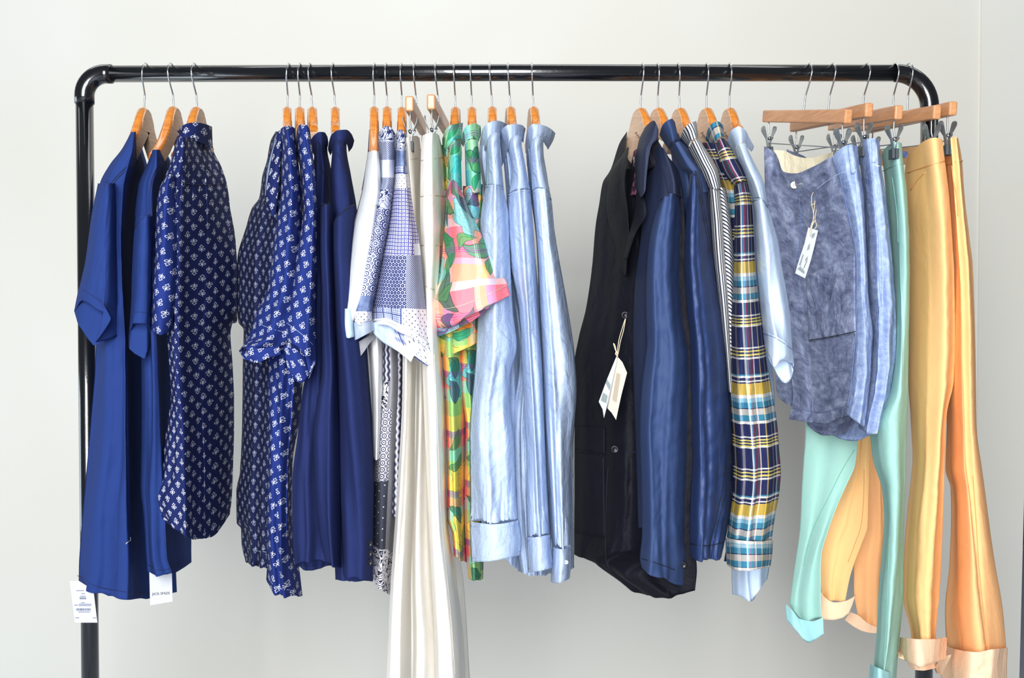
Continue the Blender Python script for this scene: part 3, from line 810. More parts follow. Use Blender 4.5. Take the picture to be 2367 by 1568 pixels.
def clip(r, x, y, z, yaw, near):
    """two-jaw trouser clip hanging at x,y; z = bar underside"""
    ax = Vector((math.sin(yaw), -math.cos(yaw), 0)); sd = Vector((math.cos(yaw), math.sin(yaw), 0)); up = Vector((0, 0, 1))
    c = Vector((x, y, z)); fwd = ax
    # jaws open across the bar
    g = bez([c + up*.004, c - up*.022, c - up*.033 + sd*.003, c - up*.037 + sd*.006, c - up*.031 + sd*.009], 16)
    root = mesh_obj('clip', *tube_geo(g, .0016, 8), M['steel'], r)
    for s in (-1, 1):
        # lever plate: round ear, waist, jaw
        prof = [(.000, .0125, .0035), (-.003, .0132, .0092), (-.009, .0125, .0105), (-.017, .0095, .0080), (-.026, .0055, .0042), (-.036, .0030, .0050), (-.050, .0022, .0062), (-.060, .0020, .0064)]
        V = []; F = []
        for zz_, off, hw in prof:
            for o_ in (0, .0011):
                for b in (-1, -.5, .5, 1):
                    ed = .0 if abs(b) < .9 else .0009
                    p = c + up*(zz_ - .008) + sd*s*(off + o_ - ed) + fwd*(hw*b); V.append(tuple(p))
        for k in range(len(prof)-1):
            a = k*8; b = a + 8
            for j in range(3): F.append((a+j, a+j+1, b+j+1, b+j)); F.append((a+4+j, b+4+j, b+5+j, a+5+j))
            F.append((a, b, b+4, a+4)); F.append((a+3, a+7, b+7, b+3))
        F.append((0, 4, 5, 1)); F.append((1, 5, 6, 2)); F.append((2, 6, 7, 3))
        e = (len(prof)-1)*8; F += [(e, e+1, e+5, e+4), (e+1, e+2, e+6, e+5), (e+2, e+3, e+7, e+6)]
        mesh_obj('clip_lever', V, F, M['grey_steel'], root, smooth=False)
        pc = c - up*.061 + sd*s*.0034
        bevelled(mesh_obj('clip_pad', *box_geo(pc, sd, fwd, up, .0028, .0095, .0090), M['pad_grey'], root, smooth=False), .001)
    mesh_obj('clip_spring', *tube_geo([c - up*.034 - fwd*.006, c - up*.034 + fwd*.006], .0034, 12), M['steel'], root)
    return root
def pant_hanger(hx, sx_, near, far, label, group, h=.0125, th=.0075):
    """near/far: picture guides of the bar-end centres, with depth"""
    xt = pt(hx, 168, 0).x; a = pt(*near); b = pt(*far)
    zb = (a.z + b.z)/2
    mid = (a + b)/2
    r = thing('trouser_hanger', label, 'hanger', (mid.x, mid.y, zb - .08), group)
    d = (a - b); d.z = d.z; L = d.length; ax = d.normalized(); sd = Vector((-ax.y, ax.x, 0)).normalized()*-1
    up = ax.cross(sd).normalized(); up = up if up.z > 0 else -up
    xs = pt(sx_, 235, 0).x
    hook_part(r, xt, mid.x, mid.z + h, 0.0, ym=mid.y)
    bevelled(mesh_obj('wooden_bar', *box_geo(mid, ax, sd, up, L/2 + .008, th, h), M['wood_bar'], r, smooth=False), .003, 3)
    yaw = math.atan2(ax.x, -ax.y); cl = []
    for k, s in enumerate((1, -1)):
        c = mid + ax*s*(L/2 - .012) - up*h
        cl.append(c); clip(r, c.x, c.y, c.z, yaw, k == 0)
    tube('spacer_wire', [cl[0] - up*.043, cl[1] - up*.043], .0011, M['grey_steel'], r, 8)
    return r
# ---------------------------------------------------------------- hangers on the rail
HG = {}
for key, hx, sx_, hy, yaw, lab, grp in [
    ('1', 338, 333, 249, 0, 'leftmost wooden hanger, its bare V showing above the first navy T-shirt', 'hangers of the left group'),
    ('2', 396, 402, 246, 0, 'wooden hanger second from left, inside the second navy T-shirt', 'hangers of the left group'),
    ('3', 450, 456, 247, -2, 'wooden hanger third from left, head above the gathered flower print shirt', 'hangers of the left group'),
    ('4', 668, 664, 247, 13, 'wooden hanger of the open flower print shirt with grey collar lining', 'hangers of the second group'),
    ('5', 694, 693, 247, 14, 'wooden hanger between two flower print shirts, fifth from left', 'hangers of the second group'),
    ('6', 717, 722, 247, 14, 'wooden hanger of the first navy collared knit, sixth from left', 'hangers of the second group'),
    ('7', 770, 775, 247, 10, 'wooden hanger of the navy knit jacket with three sleeve buttons', 'hangers of the second group'),
    ('8', 866, 865, 246, 7, 'wooden hanger with its long near arm bare above the white T-shirt', 'hangers of the middle group'),
    ('9', 893, 895, 246, 6, 'wooden hanger of the first patchwork shirt, beside the white T-shirt', 'hangers of the middle group'),
    ('10', 928, 929, 247, 5, 'wooden hanger of the second patchwork shirt, next to the ivory trousers', 'hangers of the middle group'),
    ('11', 1050, 1053, 247, 0, 'wooden hanger of the pink-sleeved floral shirt', 'hangers of the middle group'),
    ('12', 1088, 1091, 247, 3, 'wooden hanger of the second floral shirt, beside the first chambray shirt', 'hangers of the middle group'),
    ('13', 1132, 1138, 246, 2, 'wooden hanger of the first pale blue chambray shirt', 'hangers of the middle group'),
    ('14', 1174, 1180, 246, 6, 'wooden hanger of the middle one of three chambray shirts', 'hangers of the middle group'),
    ('15', 1229, 1233, 246, 7, 'wooden hanger of the third chambray shirt, alone before a wide gap', 'hangers of the middle group'),
    ('16', 1485, 1480, 249, 18, 'wooden hanger with bare V inside the dark navy blazer collar', 'hangers of the right group'),
    ('17', 1520, 1521, 249, 16, 'wooden hanger of the navy jacket with an elastic cuff', 'hangers of the right group'),
    ('18', 1567, 1571, 249, 14, 'wooden hanger of the navy and white striped shirt', 'hangers of the right group'),
    ('19', 1633, 1633, 249, 12, 'wooden hanger of the plaid shirt', 'hangers of the right group'),
    ('20', 1686, 1686, 249, 9, 'wooden hanger of the short sleeved light blue shirt, last before the trousers', 'hangers of the right group')]:
    HG[key] = hanger(hx, sx_, hy, yaw, lab, grp, key)

def garment(name, label, cat, base, group=None):
    b = pt(base[0], base[1], 0); return thing(name, label, cat, (b.x, 0, b.z), group)
F5 = [0, .2, .5, .75, 1]; F7 = [0, .12, .3, .5, .7, .86, 1]; F4 = [0, .3, .7, 1]

# ---------------------------------------------------------------- 1 navy T-shirt
g = garment('t_shirt', 'royal navy T-shirt at the far left, beside the rack upright', 't-shirt', (290, 1386), 'navy T-shirts at the left')
G1b = cloth('body', g, M['navy_jersey'], [(305, [303, 307, 311, 315, 319]), (345, [281, 292, 306, 320, 329]), (383, [252, 268, 295, 325, 340]), (430, [230, 250, 283, 318, 350]),
    (560, [226, 250, 278, 305, 372]), (800, [221, 250, 290, 303, 392]), (1000, [206, 245, 293, 307, 400]), (1200, [188, 235, 296, 312, 404]), (1310, [180, 232, 298, 322, 406]),
    [(179, 1345), (222, 1371), (296, 1385), (330, 1386), (408, 1370)]],
    [0, .2, .5, .62, 1], [-.13, -.19, -.20, .0, .14], bk=.02, folds=[(.010, 3.2, 3, .2, 1.3), (.0025, 4, 8, .3, 1)])
G1s = cloth('sleeve', g, M['navy_jersey'], [(424, [226, 232, 241, 250, 258, 264, 270]), (500, [211, 218, 230, 242, 255, 266, 273]), (600, [197, 206, 220, 235, 252, 266, 275]),
    (680, [179, 191, 212, 233, 250, 267, 280]), [(171, 719), (189, 694), (222, 712), (254, 737), (222, 792), (256, 784), (291, 765)]],
    F7, [-.17, -.215, -.24, -.25, -.24, -.21, -.165], bk=.03, folds=[(.003, 2, 5, .3, 1)], back=[(171, 719), (178, 745), (196, 775), (216, 800), (250, 786), (291, 767)], bl=55)
seam('shoulder_seam', G1b, [(254, 428), (266, 412), (290, 388), (320, 368)], M['navy_thread'])
seam('shoulder_seam', G1b, [(257, 432), (269, 416), (293, 392), (324, 372)], M['navy_thread'])
seam('armhole_seam', [G1s, G1b], [(226, 432), (240, 427), (254, 427), (262, 436)], M['navy_thread'])
seam('hem_stitching', G1b, [(179, 1331), (222, 1356), (296, 1370), (344, 1372)], M['navy_thread'], .0005)
seam('hem_stitching', G1s, [(192, 670), (222, 690), (262, 716)], M['navy_thread'], .0004)
seam('lint_thread', G1b, [(291, 1258), (297, 1252), (302, 1250), (301, 1242)], M['thread_white'], .0006, .002, label='loose white lint thread')

# ---------------------------------------------------------------- 2 navy T-shirt
g = garment('t_shirt', 'royal navy T-shirt second from left, partly behind the flower print shirt', 't-shirt', (390, 1330), 'navy T-shirts at the left')
G2b = cloth('body', g, M['navy_jersey'], [(346, [353, 356, 362, 372, 381]), (380, [340, 348, 362, 385, 398]), (430, [319, 332, 350, 385, 412]), (560, [308, 325, 352, 372, 425]),
    (830, [326, 342, 362, 374, 440]), (1000, [328, 344, 366, 380, 446]), (1125, [327, 342, 372, 400, 446]), (1190, [334, 347, 378, 404, 444]), (1287, [340, 352, 382, 410, 443]),
    [(342, 1320), (360, 1331), (395, 1327), (420, 1316), (443, 1300)]], [0, .2, .5, .7, 1], [-.12, -.18, -.19, -.05, .12], bk=.02, folds=[(.007, 3, 14, .2, 1.3), (.002, 4, 4, .3, 1)])
G2s = cloth('sleeve', g, M['navy_jersey'], [(500, [312, 317, 325, 335, 343, 348, 353]), (560, [307, 313, 322, 332, 342, 349, 354]), (640, [303, 309, 318, 328, 339, 348, 354]),
    (700, [301, 306, 314, 325, 338, 347, 353]), [(297, 775), (302, 760), (309, 747), (322, 747), (336, 748), (345, 754), (350, 778)]],
    F7, [-.17, -.21, -.235, -.24, -.235, -.215, -.18], bk=.03, back=[(297, 775), (298, 806), (312, 819), (334, 831), (346, 795), (350, 780)], bl=70)
seam('shoulder_seam', G2b, [(348, 500), (346, 455), (352, 410), (372, 372)], M['navy_thread'])
seam('shoulder_seam', G2b, [(352, 500), (350, 457), (356, 412), (376, 376)], M['navy_thread'])
seam('armhole_seam', [G2s, G2b], [(308, 530), (322, 512), (336, 501), (349, 496)], M['navy_thread'])
seam('hem_stitching', G2s, [(311, 722), (324, 722), (340, 723)], M['navy_thread'], .0004)
seam('hem_stitching', G2b, [(342, 1306), (362, 1318), (395, 1314), (440, 1290)], M['navy_thread'], .0004)

# ---------------------------------------------------------------- 3 gathered flower shirt
g = garment('flower_print_shirt', 'indigo flower print shirt with gathered yoke and rounded tail, third from left', 'shirt', (450, 1247), 'indigo flower print shirts')
G3b = cloth('body', g, M['flower_print'], [(318, [409, 415, 423, 438, 462, 491]), (345, [402, 411, 423, 440, 466, 493]), (385, [390, 402, 418, 441, 475, 511]), (430, [376, 393, 412, 440, 482, 525]),
    (500, [372, 391, 410, 440, 487, 533]), (620, [374, 392, 411, 440, 494, 549]), (700, [380, 396, 412, 440, 495, 550]), (772, [386, 398, 411, 440, 490, 533]), (842, [391, 402, 415, 442, 492, 538]), (919, [394, 405, 420, 448, 494, 541]),
    (983, [386, 402, 424, 450, 495, 541]), (1100, [368, 390, 426, 452, 495, 538]), [(365, 1150), (366, 1152), (428, 1152), (452, 1152), (494, 1152), (536, 1150)],
    [(366, 1185), (384, 1208), (428, 1238), (455, 1247), (492, 1240), (531, 1190)]], [0, .14, .3, .45, .75, 1], [-.15, -.20, -.21, -.15, -.05, .08], bk=.03, uvs_=1.35,  folds=[(.0040, 9, 5, .7, 1), (.006, 2.5, 21, .2, 1)], gather=(.12, .14, .0045, 16), wr=.0016)
G3s = cloth('sleeve', g, M['flower_print_lit_bias'], [(405, [384, 388, 394, 400, 406]), (440, [367, 374, 385, 397, 409]), (500, [360, 368, 382, 396, 411]), (620, [353, 362, 378, 396, 412]), (700, [349, 359, 376, 394, 408]),
    [(343, 754), (356, 768), (373, 775), (387, 768), (401, 750)]], F5, [-.18, -.235, -.25, -.235, -.20], bk=.03, folds=(.0035, 2, 8, .4, 1), back=[(343, 754), (352, 757), (366, 765), (384, 768), (401, 750)])
G3f = cloth('sleeve', g, M['flower_print_shaded'], [(470, [505, 512, 520, 526, 530]), (560, [515, 524, 534, 540, 545]), (650, [520, 530, 540, 545, 549]), [(522, 744), (530, 748), (538, 748), (546, 746), (549, 738)]], F5, [.02, .04, .06, .08, .10], bk=.03, wr=.002)
G3c = cloth('collar_band', g, M['flower_print'], [[(413, 301), (424, 289), (452, 283), (478, 288), (490, 293)], [(410, 322), (426, 320), (450, 326), (475, 335), (492, 343)]], F5, [-.085, -.115, -.10, -.05, .0], bk=.07, rim=(False, True), wr=.001)
seam('yoke_seam', G3b, [(392, 398), (405, 412), (430, 424), (470, 428), (520, 425)], M['navy_thread'])

# ---------------------------------------------------------------- 4 open flower shirt
g = garment('flower_print_shirt', 'flower print shirt coloured dark for shade, hanging open with a grey-lined collar, first of the second group', 'shirt', (600, 1314), 'indigo flower print shirts')
G4b = cloth('body', g, M['flower_print_shaded'], [(304, [637, 641, 646, 651, 656]), (324, [626, 633, 642, 651, 660]), (375, [616, 626, 639, 652, 666]), (404, [607, 618, 634, 651, 668]), (458, [599, 612, 631, 651, 670]),
    (480, [583, 600, 625, 650, 672]), (528, [568, 588, 618, 648, 674]), (600, [549, 574, 608, 642, 676]), (690, [548, 572, 606, 640, 676]), (745, [551, 573, 606, 640, 676]), (762, [563, 579, 608, 640, 676]), (842, [561, 578, 608, 640, 672]),
    (932, [560, 577, 606, 638, 668]), (1092, [554, 572, 602, 634, 664]), (1137, [546, 568, 600, 632, 662]), (1210, [547, 568, 600, 630, 660]), (1222, [557, 573, 602, 630, 660]), (1252, [558, 574, 602, 630, 660]),
    [(567, 1297), (578, 1306), (600, 1311), (622, 1315), (655, 1318)]], F5, [.07, .0, -.06, -.11, -.13], uvs_=1.25,  bk=.035, folds=[(.006, 4, 12, .3, 1), (.003, 8, 3, .5, 1)], wr=.0016)
G4s = cloth('sleeve', g, M['flower_print_lit_bias'], [[(649, 300), (655, 294), (664, 291), (674, 292), (682, 297)], (340, [653, 660, 670, 680, 686]), (391, [651, 660, 672, 684, 692]), (439, [650, 661, 674, 686, 697]), (502, [641, 654, 670, 684, 697]),
    (600, [628, 642, 660, 680, 696]), (671, [617, 632, 654, 676, 696]), (727, [592, 612, 640, 668, 692]), (778, [575, 598, 630, 662, 690]),
    [(553, 812), (563, 801), (590, 804), (604, 828), (650, 819)]], F5, [-.16, -.215, -.235, -.22, -.17], bk=.035, folds=(.005, 2.2, 33, .4, 1.2), back=[(553, 812), (562, 830), (586, 839), (618, 828), (650, 820)], bl=60, wr=.0018)
G4u = cloth('cuff_fold', g, M['flower_print_lit_bias'], [[(566, 803), (582, 801), (600, 806), (625, 803), (648, 798)], [(586, 838), (590, 839), (603, 836), (622, 827), (652, 818)]], F5, [-.235, -.24, -.245, -.24, -.225], bk=.004, wr=.001, label='turned sleeve hem')
G4l = cloth('collar_lining', g, M['grey_lining'], [[(633, 328), (637, 316), (644, 306), (650, 302)], [(616, 400), (624, 396), (632, 392), (640, 388)], [(611, 452), (618, 456), (626, 458), (636, 460)]], F4, [-.11, -.12, -.125, -.12], bk=.003, wr=.0006, label='grey-blue lining of the collar')
G4c = cloth('collar', g, M['flower_print'], [[(638, 318), (644, 304), (650, 297), (655, 294)], [(622, 395), (632, 388), (642, 380), (649, 372)], [(614, 455), (622, 452), (634, 448), (644, 440)], [(617, 478), (622, 488), (630, 500), (637, 508)]], F4, [-.13, -.14, -.145, -.14], bk=.003, wr=.001)
seam('cuff_seam', G4s, [(598, 748), (618, 757), (640, 764), (660, 768)], M['blue_thread'], .0003)
seam('hem_stitching', G4b, [(569, 1266), (590, 1273), (616, 1277)], M['blue_thread'], .0003)

# ---------------------------------------------------------------- 5 flower shirt
g = garment('flower_print_shirt', 'indigo flower print shirt in the lit tone, with a long pale tail, beside the navy knits', 'shirt', (650, 1377), 'indigo flower print shirts')
G5b = cloth('body', g, M['flower_print_lit_bias'], [(500, [672, 680, 690, 702, 716]), (700, [640, 655, 672, 690, 712]), (830, [621, 640, 662, 684, 704]), (983, [621, 636, 654, 672, 690]), (1064, [620, 634, 650, 664, 677]), (1148, [616, 631, 647, 662, 675]), (1233, [614, 630, 648, 662, 676]),
    (1300, [616, 632, 650, 665, 690]), [(614, 1342), (636, 1372), (655, 1378), (676, 1379), (700, 1377)]], F5, [-.10, -.15, -.16, -.14, -.06], bk=.03, folds=[(.008, 2.3, 9, .6, 1), (.003, 6, 3, .5, 1)], wr=.0018)
G5s = cloth('sleeve', g, M['flower_print_lit_bias'], [[(686, 300), (690, 292), (699, 288), (708, 289), (716, 298)], (343, [683, 692, 704, 714, 721]), (391, [693, 700, 710, 720, 727]), (439, [694, 702, 712, 722, 730]), (487, [696, 704, 714, 724, 732]), (544, [686, 697, 711, 722, 732]),
    (598, [673, 687, 705, 720, 732]), (676, [658, 675, 697, 717, 729]), (743, [642, 662, 688, 712, 729]), [(639, 768), (662, 786), (686, 800), (707, 824), (731, 835)]], F5, [-.14, -.215, -.25, -.255, -.22], bk=.035, folds=(.005, 2.2, 41, .4, 1.2),
    back=[(639, 768), (655, 812), (668, 858), (692, 886), (713, 876), (731, 836)], bl=80, wr=.0018)
G5u = cloth('cuff_fold', g, M['flower_print_lit_bias'], [[(656, 800), (668, 804), (680, 806), (692, 815), (705, 826)], [(662, 848), (674, 868), (692, 886), (706, 880), (715, 868)]], F5, [-.23, -.235, -.24, -.235, -.225], bk=.004, wr=.001, label='turned sleeve hem')
seam('cuff_seam', G5s, [(646, 735), (670, 752), (700, 775), (726, 800)], M['blue_thread'], .0003)
seam('hem_stitching', G5b, [(617, 1330), (638, 1358), (676, 1365)], M['blue_thread'], .0003)

# ---------------------------------------------------------------- 6 navy knit
g = garment('knit_polo', 'navy long-sleeved knit with a soft collar, just right of the flower print shirts', 'shirt', (735, 1314), 'navy collared knits')
G6b = cloth('body', g, M['navy_knit'], tuck=16, rows=[(345, [727, 733, 741, 749, 757]), (400, [722, 733, 746, 756, 766]), (480, [720, 732, 744, 756, 768]), (620, [722, 734, 746, 758, 772]), (830, [716, 728, 742, 758, 776]), (900, [700, 716, 736, 756, 778]), (1000, [688, 708, 734, 758, 782]), (1120, [675, 698, 730, 760, 784]), (1250, [676, 700, 732, 760, 786]),
    [(682, 1307), (700, 1300), (730, 1297), (757, 1296), (786, 1312)]], F=F5, D=[-.13, -.16, -.15, -.12, -.04], bk=.05, folds=[(.010, 2.5, 5, .3, 1), (.003, 5, 2, .2, 1)], back=[(682, 1307), (706, 1322), (735, 1318), (760, 1308), (786, 1312)], bl=60)
G6s = cloth('sleeve', g, M['navy_knit'], [[(738, 482), (744, 476), (752, 472), (762, 472), (771, 478)], (560, [738, 744, 752, 762, 770]), (727, [743, 749, 758, 767, 775]), (855, [744, 752, 762, 772, 780]), (930, [732, 744, 758, 770, 782]), (1008, [724, 738, 755, 770, 784]), (1120, [728, 741, 757, 772, 786]), (1250, [742, 752, 764, 776, 788]),
    [(752, 1296), (760, 1303), (770, 1309), (779, 1312), (789, 1314)]], F5, [-.17, -.215, -.235, -.22, -.18], bk=.035, folds=[(.006, 1.6, 4, .4, 1.2)])
G6c = cloth('collar', g, M['navy_knit'], [[(717, 326), (727, 312), (740, 305), (750, 306), (757, 316)], [(722, 350), (732, 337), (742, 331), (751, 328), (759, 330)], [(727, 362), (733, 350), (742, 343), (750, 340), (758, 339)]], F5, [-.08, -.125, -.13, -.11, -.06], bk=.05, wr=.0006, rim=(False, True))
seam('armhole_seam', [G6s, G6b], [(739, 478), (748, 470), (760, 470), (770, 476)], M['dark_thread'], .0009)
seam('shoulder_seam', G6b, [(733, 370), (745, 395), (756, 425), (763, 465)], M['dark_thread'])

# ---------------------------------------------------------------- 7 navy knit jacket
g = garment('knit_jacket', 'navy knit jacket with turned collar and three black sleeve buttons', 'jacket', (820, 1345), 'navy collared knits')
G7b = cloth('body', g, M['navy_knit'], tuck=16, rows=[(340, [768, 775, 784, 793, 801]), (404, [764, 774, 787, 800, 811]), (471, [766, 778, 793, 808, 823]), (620, [768, 782, 798, 818, 840]), (830, [772, 786, 806, 828, 850]), (1000, [772, 790, 812, 838, 862]), (1176, [770, 790, 812, 840, 866]),
    [(775, 1341), (790, 1342), (810, 1345), (835, 1343), (862, 1345)]], F=F5, D=[-.12, -.16, -.165, -.15, -.06], bk=.03, folds=[(.006, 2, 15, .2, 1)])
G7s = cloth('sleeve', g, M['navy_knit'], [[(766, 522), (775, 506), (788, 495), (803, 480), (821, 473)], (560, [767, 775, 787, 800, 818]), (640, [769, 778, 790, 804, 822]), (727, [772, 782, 795, 812, 832]), (830, [777, 789, 805, 824, 846]), (900, [780, 793, 811, 831, 852]), (1000, [783, 798, 818, 838, 858]), (1120, [786, 802, 822, 843, 864]), (1218, [789, 803, 823, 843, 863]),
    [(794, 1330), (806, 1336), (824, 1338), (842, 1340), (861, 1345)]], F5, [-.17, -.22, -.24, -.225, -.17], bk=.035, folds=[(.006, 1.7, 24, .3, 1.2)])
G7c = cloth('collar', g, M['navy_knit'], [[(760, 330), (766, 312), (782, 301), (800, 300), (812, 309), (819, 325)], [(758, 345), (767, 326), (783, 316), (800, 314), (811, 322), (815, 340)], [(764, 360), (770, 343), (784, 331), (797, 329), (803, 337), (806, 352)]], [0, .2, .4, .6, .8, 1], [-.06, -.11, -.135, -.12, -.08, -.03], bk=.07, wr=.0005)
seam('armhole_seam', [G7s, G7b], [(768, 519), (785, 499), (798, 484), (819, 473)], M['dark_thread'], .0009)
seam('shoulder_seam', G7b, [(779, 352), (792, 380), (802, 415), (812, 470)], M['dark_thread'])
for by in (1258, 1280, 1301): button([G7s, G7b], 853, by, 8.5, M['black_plastic'], off=.004, tilt=.6)

# ---------------------------------------------------------------- 8 white T-shirt
g = garment('white_t_shirt', 'white T-shirt with a bare hanger arm above and a pale aqua sleeve hem', 't-shirt', (870, 1060))
G8b = cloth('body', g, M['white_jersey'], [(352, [850, 857, 864, 872, 880]), (420, [842, 853, 864, 874, 884]), (600, [836, 850, 864, 878, 890]), (760, [845, 856, 868, 880, 892]), (850, [856, 864, 872, 882, 892]), (950, [860, 866, 873, 880, 888]), [(862, 1060), (866, 1063), (871, 1064), (876, 1062), (884, 1058)]], F5, [-.12, -.15, -.16, -.13, -.06], bk=.03, folds=[(.004, 2, 5, .2, 1)])
G8s = cloth('sleeve', g, M['white_jersey'], [[(850, 354), (856, 350), (864, 348), (871, 349), (876, 354)], (400, [843, 851, 862, 872, 880]), (440, [837, 847, 860, 872, 882]), (480, [827, 839, 853, 866, 878]), (530, [814, 826, 842, 858, 872]), (622, [802, 812, 826, 842, 856]), (680, [793, 803, 818, 833, 848]),
    [(785, 742), (792, 742), (801, 743), (812, 742), (824, 740)]], F5, [-.15, -.215, -.24, -.235, -.19], bk=.03)
G8u = cloth('sleeve_hem', g, M['pale_aqua'], [[(785, 713), (793, 713), (802, 714), (812, 713), (822, 712)], [(783, 745), (792, 746), (801, 747), (812, 746), (822, 744)], [(780, 766), (792, 775), (805, 782), (815, 780), (824, 776)]], F5, [-.192, -.222, -.245, -.237, -.19], bk=.03, label='pale aqua sleeve hem')
seam('armhole_seam', G8s, [(856, 470), (862, 476), (872, 474)], M['cream_thread'])
G8n = cloth('neck_rib', g, M['rose_lining'], [[(853, 300), (855, 299), (857, 299), (859, 301)], [(850, 350), (853, 350), (856, 350), (859, 350)], [(836, 440), (842, 440), (848, 440), (856, 440)]], F4, [.06, .05, .05, .04], bk=.01, label='dark rose lining at the far side of the neck')
# ---------------------------------------------------------------- 9 patchwork shirt
def bands(lst):
    """lst: [(v_limit, name or [(u_limit, name)..])]"""
    def f(jf, vf, cu, cv):
        out = np.full(jf.shape, PI[lst[-1][1] if isinstance(lst[-1][1], str) else lst[-1][1][-1][1]])
        for lim, nm in reversed(lst):
            sel = vf <= lim
            if isinstance(nm, str): out[sel] = PI[nm]
            else:
                for ul, n2 in reversed(nm):
                    out[sel & (jf <= ul)] = PI[n2]
        return out
    return f
g = garment('patchwork_shirt', 'blue and white patchwork shirt, its sleeve covered in circle medallions', 'shirt', (885, 1375), 'patchwork shirts')
G9b = cloth('body', g, None, [(420, [874, 880, 888, 897, 906]), (620, [868, 878, 890, 900, 912]), (790, [886, 892, 902, 915, 930]), (880, [882, 892, 904, 918, 932]), (981, [870, 882, 896, 912, 928]), (1061, [864, 876, 891, 907, 922]), (1207, [860, 870, 884, 900, 914]),
    [(860, 1330), (868, 1352), (880, 1364), (892, 1371), (903, 1375)]], F5, [-.10, -.13, -.14, -.12, -.06], bk=.03, folds=[(.004, 2, 5, .5, 1)],
    mats=PWL, matfn=bands([(.49, [(.45, 'wavy_stripe_patch'), (1, 'lattice_patch')]), (.56, [(.35, 'black_paisley_patch'), (1, 'lattice_patch')]), (.735, [(.60, 'dark_ring_patch'), (1, 'lattice_patch')]), (.90, [(.60, 'dark_dotted_patch'), (1, 'lattice_patch')]), (1, 'black_paisley_patch')]))
G9s = cloth('sleeve', g, None, [[(874, 312), (881, 298), (893, 291), (905, 296), (914, 310)], (338, [875, 884, 895, 904, 913]), (363, [878, 886, 896, 905, 913]), (418, [877, 886, 896, 904, 911]), (440, [868, 879, 890, 900, 909]), (493, [857, 868, 880, 892, 903]),
    (579, [837, 850, 864, 876, 888]), (640, [823, 838, 852, 865, 876]), (685, [813, 827, 842, 855, 867]), (725, [805, 818, 834, 848, 860]), [(804, 748), (818, 748), (834, 752), (846, 746), (861, 744)]], F5, [-.16, -.215, -.235, -.225, -.18], bk=.035,
    folds=(.003, 2, 8, .3, 1), mats=PWL, matfn=bands([(.06, 'paisley_patch'), (.15, 'pin_dot_weave_patch'), (.24, 'frayed_white_patch'), (.30, 'pin_dot_weave_patch'), (.40, 'paisley_patch'), (.64, 'circle_medallion_patch'), (.855, [(.62, 'small_ring_patch'), (1, 'circle_medallion_patch')]), (.93, 'denim_patch'), (1, 'speckled_white_patch')]), wr=.0008)
G9u = cloth('turned_cuff', g, M['grey_slub_patch'], [[(806, 744), (820, 746), (836, 746), (850, 744), (864, 742)], [(808, 790), (822, 786), (838, 778), (853, 770), (868, 762)]], F5, [-.18, -.225, -.235, -.225, -.19], bk=.02, wr=.001)
G9v = cloth('turned_cuff', g, M['lattice_patch'], [[(810, 800), (822, 794), (836, 786), (850, 778), (864, 768)], [(822, 812), (829, 827), (840, 815), (853, 796), (870, 775)]], F5, [-.18, -.20, -.205, -.20, -.18], bk=.01, wr=.001)

# ---------------------------------------------------------------- 10 patchwork shirt
g = garment('patchwork_shirt', 'blue patchwork shirt with dot ring and honeycomb patches and a frayed cuff', 'shirt', (940, 1240), 'patchwork shirts')
G10b = cloth('body', g, None, [(420, [905, 912, 920, 930, 940]), (620, [900, 908, 918, 928, 940]), (790, [905, 912, 922, 932, 942]), (980, [900, 908, 918, 930, 940]), [(898, 1180), (905, 1190), (915, 1195), (925, 1195), (935, 1190)]], F5, [-.07, -.10, -.11, -.09, -.05], bk=.03, mats=PWL, matfn=bands([(1, 'wavy_stripe_patch')]))
G10s = cloth('sleeve', g, None, [[(914, 312), (919, 303), (926, 299), (933, 304), (939, 316)], (340, [913, 918, 926, 933, 939]), (363, [911, 919, 927, 934, 939]), (418, [909, 918, 928, 938, 946]), (440, [905, 916, 928, 940, 949]), (493, [899, 912, 928, 944, 957]), (550, [889, 905, 927, 950, 968]),
    (611, [875, 895, 925, 953, 975]), (660, [866, 890, 922, 955, 979]), (708, [859, 886, 921, 957, 984]), [(857, 741), (888, 737), (922, 750), (958, 766), (992, 790)], [(857, 752), (886, 750), (920, 766), (956, 782), (998, 814)]],
    F5, [-.15, -.22, -.255, -.25, -.20], bk=.035, folds=[(.005, 2.5, 18, .2, 1.2)], mats=PWL,
    matfn=bands([(.08, 'paisley_patch'), (.16, 'denim_patch'), (.20, 'mini_check_patch'), (.27, 'speckled_white_patch'), (.54, 'dot_ring_patch'), (.60, [(.80, 'dot_ring_patch'), (1, 'frayed_white_patch')]), (.87, [(.62, 'honeycomb_patch'), (1, 'pin_dot_weave_patch')]), (.955, [(.55, 'mini_check_patch'), (1, 'speckled_white_patch')]), (1, [(.7, 'frayed_white_patch'), (1, 'speckled_white_patch')])]),
    back=[(857, 752), (862, 768), (884, 792), (918, 812), (950, 838), (957, 822), (990, 846), (1000, 812)], bl=45, wr=.001)
G10u = cloth('cuff_lining', g, M['chambray'], [[(860, 745), (882, 748), (905, 756), (932, 766), (957, 776)], [(860, 768), (880, 788), (905, 803), (930, 818), (953, 838)]], F5, [-.19, -.205, -.215, -.21, -.20], bk=.01, wr=.0015, label='pale blue inside of the turned cuff')
G10v = cloth('cuff_lining', g, M['mini_check_patch'], [[(950, 772), (960, 780), (972, 790), (985, 798), (997, 806)], [(954, 820), (962, 830), (974, 838), (992, 850), (1000, 818)]], F5, [-.195, -.20, -.205, -.205, -.19], bk=.01, wr=.0015, label='checked inside of the cuff')
seam('frayed_edge', G10s, [(858, 742), (888, 740), (922, 753), (956, 769), (990, 795)], M['thread_white'], .0016)

